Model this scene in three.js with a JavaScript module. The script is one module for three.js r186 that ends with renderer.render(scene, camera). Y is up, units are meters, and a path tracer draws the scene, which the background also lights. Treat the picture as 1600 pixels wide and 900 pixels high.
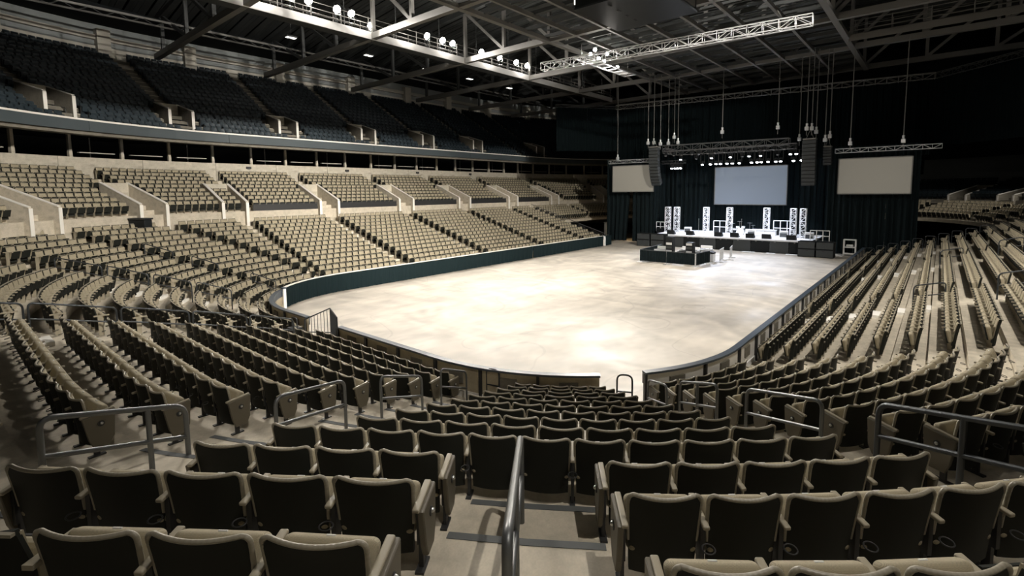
import * as THREE from 'three';
import { mergeGeometries, mergeVertices, toCreasedNormals } from 'three/addons/utils/BufferGeometryUtils.js';
import { RoundedBoxGeometry } from 'three/addons/geometries/RoundedBoxGeometry.js';

// ---------------------------------------------------------------- camera, sky, lights, exposure
const scene = new THREE.Scene();
scene.background = new THREE.Color(0x000000);
const renderer = new THREE.WebGLRenderer();
renderer.toneMapping = THREE.LinearToneMapping;
renderer.toneMappingExposure = 1.15;
renderer.shadowMap.enabled = true;

const CAM = new THREE.Vector3(15.695, 5.774, 9.393), YAW = 0.7085, PITCH = 0.0939, ROLL = -0.0102, FOCAL = 779.63, PY = 373.57;
const FULLH = 2 * (900 - PY);
const camera = new THREE.PerspectiveCamera(2 * Math.atan(FULLH / 2 / FOCAL) * 180 / Math.PI, 1600 / FULLH, 0.1, 400);
camera.position.copy(CAM);
camera.up.set(0, 1, 0);
camera.lookAt(CAM.x - Math.sin(YAW) * Math.cos(PITCH), CAM.y - Math.sin(PITCH), CAM.z - Math.cos(YAW) * Math.cos(PITCH));
camera.rotateZ(ROLL);
camera.setViewOffset(1600, FULLH, 0, FULLH - 900, 1600, 900);   // a lens shifted upwards
camera.updateMatrixWorld(true);

const WARM = 0xfff8ee, COOL = 0xe4ecff;
function spot(x, y, z, tx, ty, tz, cd, angle, pen, color, size = 6) {
  const l = new THREE.SpotLight(color, cd, 0, angle, pen, 2);
  l.position.set(x, y, z); l.target.position.set(tx, ty, tz);
  l.castShadow = true; l.shadow.radius = size; l.shadow.mapSize.set(1024, 1024);
  scene.add(l); scene.add(l.target);
  return l;
}

// ---------------------------------------------------------------- measures
const H = 11.1516, R = 6.412, HB = 1.0, D0 = 0.64, RUN = 0.75, RISE = 0.2301, SEATTOP = 0.83, Y00 = 0.05, LEN = 52.6;
const CX = H - R;
const rad = (d) => d * Math.PI / 180;
let seed = 20240607;
const rnd = () => { seed = (seed + 0x6d2b79f5) | 0; let t = Math.imul(seed ^ (seed >>> 15), 1 | seed); t = (t + Math.imul(t ^ (t >>> 7), 61 | t)) ^ t; return ((t ^ (t >>> 14)) >>> 0) / 4294967296; };

// ---------------------------------------------------------------- textures and materials
function noiseGrid(n) { const g = new Float32Array(n * n); for (let i = 0; i < n * n; i++) g[i] = rnd(); return g; }
function tileNoise(g, n, x, y) {
  const xi = Math.floor(x), yi = Math.floor(y), fx = x - xi, fy = y - yi, sx = fx * fx * (3 - 2 * fx), sy = fy * fy * (3 - 2 * fy);
  const at = (a, b) => g[(((b % n) + n) % n) * n + (((a % n) + n) % n)];
  return (at(xi, yi) * (1 - sx) + at(xi + 1, yi) * sx) * (1 - sy) + (at(xi, yi + 1) * (1 - sx) + at(xi + 1, yi + 1) * sx) * sy;
}
function texture(w, h, pixel, srgb = true) {
  const data = new Uint8Array(w * h * 4);
  for (let y = 0; y < h; y++) for (let x = 0; x < w; x++) {
    const c = pixel(x, y), o = (y * w + x) * 4;
    data[o] = Math.max(0, Math.min(255, c[0])); data[o + 1] = Math.max(0, Math.min(255, c[1])); data[o + 2] = Math.max(0, Math.min(255, c[2])); data[o + 3] = 255;
  }
  const t = new THREE.DataTexture(data, w, h, THREE.RGBAFormat);
  t.wrapS = t.wrapT = THREE.RepeatWrapping; t.magFilter = THREE.LinearFilter; t.minFilter = THREE.LinearMipmapLinearFilter; t.generateMipmaps = true;
  if (srgb) t.colorSpace = THREE.SRGBColorSpace;
  t.needsUpdate = true;
  return t;
}
const G1 = noiseGrid(16), G2 = noiseGrid(64), G3 = noiseGrid(256);
const concreteTex = texture(512, 512, (x, y) => {
  const a = tileNoise(G1, 16, x / 32, y / 32), b = tileNoise(G2, 64, x / 8, y / 8), c = tileNoise(G3, 256, x / 2, y / 2);
  const blotch = Math.max(0, tileNoise(G1, 16, x / 64 + 9, y / 32 + 4) - 0.6);
  const v = 0.86 + 0.10 * a + 0.06 * b + 0.05 * c - 0.22 * blotch;
  return [206 * v, 198 * v, 182 * v];
});
concreteTex.repeat.set(1 / 3, 1 / 3);
const floorTex = texture(1024, 2048, (x, y) => {
  const u = x / 1024 * 26, v = y / 2048 * 60;
  const swirl = tileNoise(G1, 16, u / 3, v / 3) * 6;
  const a = tileNoise(G1, 16, u / 2.2, v / 2.2), b = tileNoise(G2, 64, u / 0.55 + swirl * .3, v / 1.5 + swirl * .2), c = tileNoise(G3, 256, u / .2, v / .35), d = tileNoise(G2, 64, u / 1.4 + 20, v / .5 + swirl);
  const tyre = Math.max(0, Math.abs(Math.sin(u * .5 + a * 5 + v * .12)) < .05 ? .05 : 0);
  const k = 0.84 + 0.12 * a + 0.12 * (b - .5) + 0.05 * c + 0.12 * (d - .5) - tyre;
  return [198 * k, 190 * k, 177 * k];
});
const floorRough = texture(256, 512, (x, y) => { const k = 105 + 60 * tileNoise(G2, 64, x / 10, y / 14) + 30 * tileNoise(G3, 256, x / 2, y / 2); return [k, k, k]; }, false);
const fabricTex = texture(128, 128, (x, y) => {
  const w = ((Math.floor(x / 4) + Math.floor(y / 4)) % 2) ? 1 : 0.80, n = 0.9 + 0.2 * tileNoise(G3, 256, x, y);
  return [166 * w * n, 156 * w * n, 132 * w * n];
});
fabricTex.repeat.set(9, 9);
const drapeBump = texture(512, 64, (x, y) => { const s = 128 + 70 * Math.sin(x / 512 * Math.PI * 2 * 12 + 2.5 * tileNoise(G1, 16, x / 32, y / 40)) + 40 * (tileNoise(G2, 64, x / 8, y / 64) - .5); return [s, s, s]; }, false);

const phy = (o) => new THREE.MeshPhysicalMaterial(o);
const mat = (o) => new THREE.MeshStandardMaterial(o);
const lin = (r, g, b) => new THREE.Color().setRGB(r, g, b);
const M = {
  floor: mat({ map: floorTex, roughnessMap: floorRough, roughness: .95, metalness: 0 }),
  concrete: mat({ map: concreteTex, color: lin(.86, .84, .80), roughness: .8 }),
  concreteDim: mat({ map: concreteTex, color: lin(.30, .30, .29), roughness: .85 }),  // darker copy of the concrete, dimness put into the colour
  wallPaint: mat({ map: concreteTex, color: lin(.80, .80, .78), roughness: .8 }),
  upperWall: mat({ color: lin(.24, .26, .26), roughness: .9 }),
  upperBeam: mat({ color: lin(.40, .38, .33), roughness: .85 }),
  fascia: mat({ color: lin(.05, .064, .07), roughness: .6 }),
  fasciaEdge: mat({ color: lin(.75, .72, .66), roughness: .55 }),
  nosing: mat({ color: lin(.085, .09, .09), roughness: .9 }),
  shell: phy({ specularIntensity: .35, color: lin(.015, .016, .013), roughness: .62 }),
  trim: mat({ color: lin(.26, .235, .18), roughness: .42 }),
  fabric: mat({ map: fabricTex, color: lin(1, 1, 1), roughness: .95 }),
  arm: mat({ color: lin(.30, .265, .195), roughness: .42 }),
  endPanel: mat({ color: lin(.10, .086, .06), roughness: .5 }),
  darkMetal: mat({ color: lin(.03, .03, .03), roughness: .5, metalness: .3 }),
  chrome: mat({ color: lin(.6, .6, .58), roughness: .3, metalness: .9 }),
  rail: mat({ color: lin(.13, .135, .135), roughness: .42, metalness: .6 }),
  railDark: mat({ color: lin(.05, .055, .06), roughness: .4, metalness: .6 }),
  board: mat({ map: concreteTex, color: lin(.72, .68, .58), roughness: .5 }),
  boardWhite: mat({ color: lin(.75, .73, .68), roughness: .4 }),
  cap: mat({ color: lin(.035, .05, .07), roughness: .35 }),
  curtain: phy({ specularIntensity: .3, color: lin(.007, .015, .017), roughness: .95, bumpMap: drapeBump, bumpScale: .006 }),
  drape: phy({ specularIntensity: .15, color: lin(.008, .013, .0145), roughness: .95, bumpMap: drapeBump, bumpScale: .10 }),
  drapeHigh: phy({ specularIntensity: .05, color: lin(.003, .005, .0055), roughness: 1, bumpMap: drapeBump, bumpScale: .06 }),  // drape colour darkened further, so the high curtains look unlit
  rigSteel: mat({ color: lin(.10, .10, .098), roughness: .5, metalness: .4 }),
  steel: mat({ color: lin(.17, .166, .155), roughness: .55, metalness: .2 }),
  steelDark: mat({ color: lin(.045, .048, .048), roughness: .65, metalness: .2 }),
  roof: mat({ color: lin(.042, .046, .045), roughness: .8, side: THREE.DoubleSide }),
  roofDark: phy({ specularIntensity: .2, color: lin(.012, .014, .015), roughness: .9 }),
  alu: mat({ color: lin(.72, .73, .74), roughness: .38, metalness: .55 }),
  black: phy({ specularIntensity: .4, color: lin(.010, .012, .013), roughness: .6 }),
  blackGloss: mat({ color: lin(.014, .016, .018), roughness: .3 }),
  grille: mat({ color: lin(.035, .04, .042), roughness: .7 }),
  stageDeck: mat({ color: lin(.80, .81, .84), roughness: .5 }),
  white: mat({ color: lin(.78, .78, .77), roughness: .5 }),
  screenTan: mat({ color: lin(.24, .23, .20), roughness: .85, emissive: lin(.30, .28, .235), emissiveIntensity: .25 }),  // faint emission stands in for light falling on the beige screens
  screenBlue: mat({ color: lin(.14, .16, .19), roughness: .7, emissive: lin(.13, .16, .20), emissiveIntensity: .6 }),  // emission brightens the blank grey-blue screen
  glow: mat({ color: lin(1, 1, 1), emissive: lin(1, .95, .86), emissiveIntensity: 40 }),
  glowCool: mat({ color: lin(1, 1, 1), emissive: lin(.92, .96, 1), emissiveIntensity: 14 }),
  glowSmall: mat({ color: lin(1, 1, 1), emissive: lin(1, .96, .88), emissiveIntensity: 2.2 }),
  upperShell: mat({ color: lin(.020, .030, .037), roughness: .38 }),
  wood: mat({ color: lin(.32, .24, .14), roughness: .5 }),
};

// ---------------------------------------------------------------- naming, tagging, geometry helpers
const used = new Map();
function numbered(name) { const n = used.get(name) || 0; used.set(name, n + 1); return n ? name + '_' + String(n).padStart(3, '0') : name; }
function shadow(o) { o.castShadow = true; o.receiveShadow = true; return o; }
function norm(g) { let q = g.index ? g.toNonIndexed() : g; for (const k of Object.keys(q.attributes)) if (!['position', 'normal', 'uv'].includes(k)) q.deleteAttribute(k); if (!q.attributes.uv) q.setAttribute('uv', new THREE.BufferAttribute(new Float32Array(q.attributes.position.count * 2), 2)); return q; }
function merged(gs) { const l = [].concat(gs).map(norm); return l.length === 1 ? l[0] : mergeGeometries(l); }
function part(name, gs, m, parent) { const o = shadow(new THREE.Mesh(merged(gs), m)); o.name = name; parent.add(o); return o; }
function kid(name, geom, m, parent, pos, ry = 0) { const o = shadow(new THREE.Mesh(geom, m)); o.name = name; if (pos) o.position.set(...pos); o.rotation.y = ry; parent.add(o); return o; }
function tag(o, label, category, group) { o.userData = { label, category }; if (group) o.userData.group = group; return o; }
function thing(name, label, category, pos = [0, 0, 0], ry = 0, group) { const o = new THREE.Group(); o.name = numbered(name); o.position.set(...pos); o.rotation.y = ry; scene.add(o); return tag(o, label, category, group); }
function single(name, gs, m, label, category, group) { const o = shadow(new THREE.Mesh(merged(gs), m)); o.name = numbered(name); scene.add(o); return tag(o, label, category, group); }
function structure(name, label) { const o = new THREE.Group(); o.name = numbered(name); o.userData = { kind: 'structure', label }; scene.add(o); return o; }
function bx(w, h, d, x = 0, y = 0, z = 0, ry = 0, rx = 0, rz = 0) { const g = new THREE.BoxGeometry(w, h, d); if (rx) g.rotateX(rx); if (rz) g.rotateZ(rz); if (ry) g.rotateY(ry); g.translate(x, y, z); return g; }
function rbx(w, h, d, r, x = 0, y = 0, z = 0, seg = 2) { const g = new RoundedBoxGeometry(w, h, d, seg, r); g.translate(x, y, z); return g; }
function cyl(r0, r1, h, x, y, z, n = 12) { const g = new THREE.CylinderGeometry(r0, r1, h, n); g.translate(x, y, z); return g; }
const V = (x, y, z) => new THREE.Vector3(x, y, z);
function bar(p, q, r, n = 6) { const a = V(...p), b = V(...q), d = b.clone().sub(a), g = new THREE.CylinderGeometry(r, r, d.length(), n); g.applyQuaternion(new THREE.Quaternion().setFromUnitVectors(V(0, 1, 0), d.clone().normalize())); g.translate((a.x + b.x) / 2, (a.y + b.y) / 2, (a.z + b.z) / 2); return g; }
function beam(p, q, w, h) { const a = V(...p), b = V(...q), d = b.clone().sub(a), g = new THREE.BoxGeometry(w, h, d.length()), o = new THREE.Object3D(); o.position.copy(a).add(b).multiplyScalar(.5); o.lookAt(b); o.updateMatrix(); g.applyMatrix4(o.matrix); return g; }
function tube(pts, r, seg = 24, n = 8, closed = false, tension) { const c = new THREE.CatmullRomCurve3(pts.map((p) => V(...p)), closed, 'catmullrom', tension ?? .5); return new THREE.TubeGeometry(c, seg, r, n, closed); }
function roundedPath(pts, rr, steps = 5) {            // polyline with rounded corners
  const P = pts.map((p) => V(...p)), out = [P[0]];
  for (let i = 1; i < P.length - 1; i++) {
    const a = P[i - 1].clone().sub(P[i]), b = P[i + 1].clone().sub(P[i]), r = Math.min(rr, a.length() * .45, b.length() * .45);
    const s = P[i].clone().add(a.setLength(r)), e = P[i].clone().add(b.setLength(r));
    for (let k = 0; k <= steps; k++) { const t = k / steps; out.push(s.clone().multiplyScalar((1 - t) ** 2).add(P[i].clone().multiplyScalar(2 * t * (1 - t))).add(e.clone().multiplyScalar(t * t))); }
  }
  out.push(P[P.length - 1]);
  return out;
}
function pipe(pts, rr, r, n = 8) {
  const P = roundedPath(pts, rr), path = new THREE.CurvePath();
  for (let i = 0; i < P.length - 1; i++) if (P[i].distanceTo(P[i + 1]) > 1e-4) path.add(new THREE.LineCurve3(P[i], P[i + 1]));
  const pos = [], idx = [], Q = [P[0], ...P.slice(1).filter((p, i) => p.distanceTo(P[i]) > 1e-4)];
  let up = Math.abs(Q[1].clone().sub(Q[0]).normalize().y) > .9 ? V(1, 0, 0) : V(0, 1, 0);
  for (let i = 0; i < Q.length; i++) {
    const t = Q[Math.min(i + 1, Q.length - 1)].clone().sub(Q[Math.max(i - 1, 0)]).normalize();
    const s = up.clone().sub(t.clone().multiplyScalar(up.dot(t))).normalize(), b = t.clone().cross(s); up = s;
    for (let k = 0; k < n; k++) { const a = k / n * Math.PI * 2; pos.push(Q[i].x + r * (Math.cos(a) * s.x + Math.sin(a) * b.x), Q[i].y + r * (Math.cos(a) * s.y + Math.sin(a) * b.y), Q[i].z + r * (Math.cos(a) * s.z + Math.sin(a) * b.z)); }
  }
  for (let i = 0; i < Q.length - 1; i++) for (let k = 0; k < n; k++) { const a = i * n + k, b = i * n + (k + 1) % n; idx.push(a, b, a + n, b, b + n, a + n); }
  const g = new THREE.BufferGeometry(); g.setAttribute('position', new THREE.Float32BufferAttribute(pos, 3)); g.setIndex(idx); g.computeVertexNormals();
  return g;
}

// ---------------------------------------------------------------- the plan of the bowl: frames along the rink's edge
// piece: ['L', z0, z1] left side, ['AL', a0, a1] near left corner, ['E', x0, x1] near end, ['AR', a0, a1] near right corner, ['R', z0, z1] right side, ['FL'|'FR', a0, a1] far corners
function frames(pieces, step = 4) {
  const out = [];
  for (const [t, a, b] of pieces) {
    const arc = t.length === 2, n = arc ? Math.max(1, Math.ceil(Math.abs(b - a) / step)) : 1;
    for (let i = 0; i <= n; i++) out.push(frame(t, a + (b - a) * i / n));
  }
  return out;
}
function frame(t, v) {
  const s = Math.sin(rad(v)), c = Math.cos(rad(v));
  if (t === 'L') return { x: -H, z: v, nx: -1, nz: 0, b: 0, c: 0 };
  if (t === 'R') return { x: H, z: v, nx: 1, nz: 0, b: 0, c: 0 };
  if (t === 'E') return { x: v, z: 0, nx: 0, nz: 1, b: 1, c: 1 };
  if (t === 'AL') return { x: -CX - R * s, z: -R + R * c, nx: -s, nz: c, b: (90 - v) / 90, c: ((90 - v) / 90) ** 2 };
  if (t === 'AR') return { x: CX + R * s, z: -R + R * c, nx: s, nz: c, b: v < 60 ? 1 : (90 - v) / 30, c: v < 10 ? 1 : v > 31 ? 0 : ((31 - v) / 21) ** 1.6 };
  if (t === 'FL') return { x: -CX - R * s, z: -LEN + R - R * c, nx: -s, nz: -c, b: 0, c: 0 };
  return { x: CX + R * s, z: -LEN + R - R * c, nx: s, nz: -c, b: 0, c: 0 };
}
const at = (f, d, y = 0) => [f.x + f.nx * d, y, f.z + f.nz * d];
const q = (f) => typeof f === 'number' ? { b: f, c: 0 } : f;
const extra = (k, f) => f.b * (Math.max(0, k - 9) * .12 + Math.max(0, k - 11) * .17) + f.c * .0128 * k * k;
const seatD = (k, f) => D0 + RUN * k + extra(k, q(f));
const treadD = (k, f) => seatD(k, f) - .62;
const treadY = (k) => Y00 + RISE * k;
// sweeps a closed section of [d, y] points (d may be a function of the frame) along frames
function sweep(fr, section, caps = true) {
  const pos = [], uv = [], n = section.length;
  const pt = (f, s) => at(f, typeof s[0] === 'function' ? s[0](f) : s[0], s[1]);
  const P = fr.map((f) => section.map((s) => pt(f, s)));
  let len = 0;
  const vlen = [0]; for (let k = 0; k < n; k++) { const a = P[0][k], b = P[0][(k + 1) % n]; vlen.push(vlen[k] + Math.hypot(a[0] - b[0], a[1] - b[1], a[2] - b[2])); }
  const quad = (a, b, c, d, ua, ub, va, vb) => { pos.push(...a, ...b, ...c, ...a, ...c, ...d); uv.push(ua, va, ub, va, ub, vb, ua, va, ub, vb, ua, vb); };
  for (let i = 0; i < P.length - 1; i++) {
    const l = Math.hypot(P[i][0][0] - P[i + 1][0][0], P[i][0][2] - P[i + 1][0][2]); if (l < 1e-5) continue;
    for (let k = 0; k < n; k++) quad(P[i][k], P[i + 1][k], P[i + 1][(k + 1) % n], P[i][(k + 1) % n], len, len + l, vlen[k], vlen[k + 1]);
    len += l;
  }
  if (caps) for (const e of [P[0], P[P.length - 1]]) for (let k = 1; k < n - 1; k++) { pos.push(...e[0], ...e[k], ...e[k + 1]); uv.push(0, 0, vlen[k], 0, vlen[k], .3); }
  const g = new THREE.BufferGeometry();
  g.setAttribute('position', new THREE.Float32BufferAttribute(pos, 3)); g.setAttribute('uv', new THREE.Float32BufferAttribute(uv, 2)); g.computeVertexNormals();
  return g;
}
const rect = (d0, d1, y0, y1) => [[d0, y0], [d0, y1], [d1, y1], [d1, y0]];
const ORD = ['zeroth', 'first', 'second', 'third', 'fourth', 'fifth', 'sixth', 'seventh', 'eighth', 'ninth', 'tenth', 'eleventh', 'twelfth', 'thirteenth', 'fourteenth', 'fifteenth', 'sixteenth', 'seventeenth', 'eighteenth', 'nineteenth', 'twentieth'];
const ord = (n) => ORD[n] || (n < 30 ? 'twenty-' + ORD[n - 20] : n === 30 ? 'thirtieth' : 'thirty-' + ORD[n - 30]);

// ---------------------------------------------------------------- the setting: floor, seating bowl, walls, roof
{
  const f = structure('floor', 'stained pale concrete arena floor, empty in front of the stage');
  const g = new THREE.PlaneGeometry(26, 60); g.rotateX(-Math.PI / 2); g.translate(0, 0, -27.5);
  const slab = bx(26, .3, 60, 0, -.152, -27.5);
  part('floor_slab', [g], M.floor, f);
  part('floor_base', [slab, bx(90, .2, 100, 0, -.42, -25)], M.concreteDim, f);
}
const bowl = structure('seating_bowl', 'stepped concrete terraces of the lower seating bowl');
const LOW = [['L', -38.4, -R], ['AL', 90, 0], ['E', -CX, CX], ['AR', 0, 90], ['R', -R, -40]];
const LOWX = [['FL', 15, 90], ['L', -LEN + R, -R], ['AL', 90, 0], ['E', -CX, CX], ['AR', 0, 90], ['R', -R, -43]];
for (let k = 0; k < 15; k++) {
  const fr = frames(k < 10 ? LOW : LOWX), y = treadY(k);
  part('tread', sweep(fr, [[(f) => treadD(k, f), y - .32], [(f) => treadD(k, f), y], [(f) => treadD(k + 1, f) + .02, y], [(f) => treadD(k + 1, f) + .02, y - .32]]), M.concrete, bowl);
}
const WALKY = 3.5;
part('walkway', sweep(frames(LOWX), [[(f) => treadD(15, f), WALKY - .3], [(f) => treadD(15, f), WALKY], [(f) => 12.2 + 9 * f.b, WALKY], [(f) => 12.2 + 9 * f.b, WALKY - .3]]), M.concrete, bowl);
part('bowl_underside', sweep(frames([['AL', 88, 0], ['E', -CX, CX], ['AR', 0, 88]]), rect(14, 21, 0, WALKY - .35)), M.concreteDim, bowl);

// upper tier of the lower bowl (left side)
const upD = (k) => 12.75 + .75 * k, upY = (k) => 4.55 + .297 * k;
const tier = structure('upper_tier', 'steeper concrete terraces above the left walkway');
const TIERP = [['FL', 15, 90], ['L', -LEN + R, -R], ['AL', 90, 18]];
for (let k = 0; k < 9; k++) part('tread', sweep(frames(TIERP), rect(upD(k) - .62, upD(k) + .15, upY(k) - .32, upY(k))), M.concrete, tier);
part('tier_front', sweep(frames(TIERP), rect(12.10, 12.25, WALKY - .1, upY(0) + .01)), M.concrete, tier);

// wall band at the top of the lower bowl, suites and the upper deck
const wallLeft = structure('wall_left', 'pale wall band over the left seats, with dark suites and the upper deck fascia above');
function piecesBy(len, list) {            // cuts a list of frame pieces into panels of about len metres
  const out = [];
  for (const [t, a, b, r] of list) {
    const m = t.length === 2 ? rad(Math.abs(b - a)) * (R + (r || 0)) : Math.abs(b - a), n = Math.max(1, Math.round(m / len));
    for (let i = 0; i < n; i++) { const e = .012 / m * (b - a); out.push([t, a + (b - a) * i / n + e, a + (b - a) * (i + 1) / n - e]); }
  }
  return out;
}
const SIDE = [['FL', 18, 90, 19], ['L', -LEN + R, -R], ['AL', 90, 20, 19]];
for (const p of piecesBy(5.2, SIDE)) part('wall_panel', sweep(frames([p], 5), rect(19.0, 19.2, 6.2, 8.42)), M.wallPaint, wallLeft);
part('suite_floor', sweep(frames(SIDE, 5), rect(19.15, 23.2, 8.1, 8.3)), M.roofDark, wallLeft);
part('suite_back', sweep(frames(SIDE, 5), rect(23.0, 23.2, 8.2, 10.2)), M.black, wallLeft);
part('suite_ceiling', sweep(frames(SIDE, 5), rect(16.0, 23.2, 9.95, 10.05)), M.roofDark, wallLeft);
for (const p of piecesBy(12, SIDE)) part('fascia_panel', sweep(frames([p], 5), rect(15.85, 16.05, 9.86, 10.5)), M.fascia, wallLeft);
part('fascia_rail', sweep(frames(SIDE, 5), rect(15.80, 16.08, 10.49, 10.60)), M.fasciaEdge, wallLeft);  // rail cap paled to carry the lit top edge of the fascia
{
  const cg = bx(.22, 1.65, .17), cb = bx(.24, .42, .19), counter = bx(.3, .06, 2.1), post = bx(.06, 1.6, .06);
  let i = 0;
  for (const p of piecesBy(3.05, SIDE)) {
    const f = frame(p[0], p[1]), g = frame(p[0], (p[1] + p[2]) / 2), ry = Math.atan2(-f.nz, f.nx);
    kid('suite_column', cg, i % 3 ? M.upperBeam : M.concrete, wallLeft, at(f, 19.55, 9.12), ry);
    kid('column_base', cb, M.wallPaint, wallLeft, at(f, 19.55, 8.6), ry);
    if (i % 4 !== 2) kid('suite_counter', counter, M.upperBeam, wallLeft, at(g, 19.55, 8.78), ry);
    if (i % 2) kid('suite_post', post, M.steel, wallLeft, at(g, 20.3, 9.1), ry);
    i++;
  }
}
const deckD = (k) => 16.7 + .78 * k, deckY = (k) => 10.15 + .46 * k;
const deck = structure('upper_deck', 'dark steep concrete terraces of the upper deck');
const DECKP = [['FL', 25, 90], ['L', -LEN + R, -R], ['AL', 90, 25]];
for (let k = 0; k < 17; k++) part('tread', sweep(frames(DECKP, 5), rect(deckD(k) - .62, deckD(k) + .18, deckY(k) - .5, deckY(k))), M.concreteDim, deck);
part('deck_soffit', sweep(frames(DECKP, 5), [[16.1, 9.9], [16.1, 10.05], [29.4, 17.2], [29.4, 16.9]]), M.roofDark, deck);
{   // pale steps of the upper deck aisles
  const g = new THREE.BoxGeometry(.74, .06, 1.0), s2 = new THREE.BoxGeometry(.74, .06, .7);
  const put = (t, v, k, geo, dv) => { const f = frame(t, v), p = at(f, deckD(k) - .22, deckY(k) + .03); const o = kid('aisle_step', geo, M.concrete, deck, [p[0] - f.nz * dv, p[1], p[2] + f.nx * dv], Math.atan2(-f.nz, f.nx)); };
  for (const [t, v] of [['AL', 65.5], ['AL', 83.5], ['L', -12.0], ['L', -20.2], ['L', -28.0], ['L', -36.0], ['FL', 84], ['L', -43.8], ['AL', 48]]) for (let k = 0; k < 17; k++) { if (k > 4 || (t === 'L' && v === -43.8)) put(t, v, k, g, 0); else if (k > 0) { put(t, v, k, s2, 1.3); put(t, v, k, s2, -1.3); } }
}
const wallBack = structure('wall_upper', 'dim grey wall with a beam and pilasters behind the upper deck');
part('wall_face', sweep(frames([['FL', 25, 90], ['L', -LEN + R, -R], ['AL', 90, 0], ['E', -CX, CX], ['AR', 0, 90], ['R', -R, -LEN + R], ['FR', 90, 25]], 5), rect(29.4, 29.8, 0, 20.45)), M.upperWall, wallBack);
part('wall_beam', sweep(frames(DECKP, 5), rect(29.05, 29.42, 19.12, 19.5)), M.upperBeam, wallBack);
part('wall_lower', sweep(frames(DECKP, 5), rect(29.2, 29.42, 17.3, 18.6)), M.upperBeam, wallBack);
{
  const pg = bx(.7, 2.5, .95);
  for (const [t, v] of [['AL', 58], ['AL', 70.5], ['AL', 82], ['L', -8.15], ['L', -16.8], ['L', -25.5], ['L', -34.1], ['L', -41.5], ['FL', 84], ['FL', 71]]) { const f = frame(t, v); kid('pilaster', pg, M.upperBeam, wallBack, at(f, 29.0, 18.75), Math.atan2(-f.nz, f.nx)); }
}
// vomitories: short sloping side walls, a pale header and a black slab for the dark doorway
function vomitory(t, v, width, d0, d1, yb, y0, y1, m, label) {
  const o = structure('vomitory', label);
  const f = frame(t, v), ry = Math.atan2(-f.nz, f.nx);
  o.position.set(...at(f, 0, 0)); o.rotation.y = ry;     // local +x runs outwards, local z across
  const shape = new THREE.Shape([[d0, yb], [d0, y0], [d0 + .12, y0 + .1], [d1, y1], [d1, yb]].map((p) => new THREE.Vector2(...p)));
  const g = new THREE.ExtrudeGeometry(shape, { depth: .16, bevelEnabled: false });
  const capg = beam([d0 + .05, y0 + .06, 0], [d1, y1 + .02, 0], .2, .05), front = bx(.03, y0 - yb, .2, d0 - .005, (y0 + yb) / 2, 0);
  for (const s of [-1, 1]) {
    const w = kid('side_wall', g, m, o, [0, 0, s * width / 2 - .08]);
    kid('wall_cap', capg, M.fasciaEdge, w, [0, 0, .08]); kid('wall_end', front, M.fasciaEdge, w, [0, 0, .08]);
  }
  const hd = (y1 - yb) * .36;
  part('header', [bx(.2, hd, width, d1 - .1, y1 - hd / 2, 0)], M.wallPaint, o);
  part('dark_doorway_slab', [bx(.1, y1 - yb - hd, width - .1, d1 + .25, (y1 - hd + yb) / 2, 0)], M.black, o);  // black slab standing in for the dark inside the doorway
  part('door_leaf', [bx(.06, y1 - yb - hd, width * .3, d1 - .3, (y1 - hd + yb) / 2, -width * .3)], m, o);
  part('vomitory_floor', [bx(d1 - d0 + .3, .1, width, (d0 + d1) / 2 + .15, yb + .02, 0)], m, o);
  part('handrail', [pipe([[d0 + .5, yb + .05, width / 2 - .2], [d0 + .5, yb + .75, width / 2 - .2], [d1 - .6, yb + 1.0, width / 2 - .2]], .1, .025, 6)], M.railDark, o);
  return o;
}
const LOWVOM = [['AL', 48.8], ['AL', 68.8], ['L', -5.05], ['L', -12.4], ['L', -20.3], ['L', -28.0], ['L', -36.0], ['L', -44.5], ['FL', 62]];
LOWVOM.forEach(([t, v], i) => vomitory(t, v, 1.62, 11.75, 15.3, WALKY, 5.22, 6.62, M.concrete, 'concrete entrance with sloping side walls between the left upper seats'));
const UPVOM = [['AL', 65.5], ['AL', 83.5], ['L', -12.0], ['L', -20.2], ['L', -28.0], ['L', -36.0], ['FL', 84]];
UPVOM.forEach(([t, v]) => vomitory(t, v, 1.6, 17.5, 20.0, 10.7, 12.2, 12.95, M.concreteDim, 'dim concrete entrance among the dark upper deck seats'));

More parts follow.
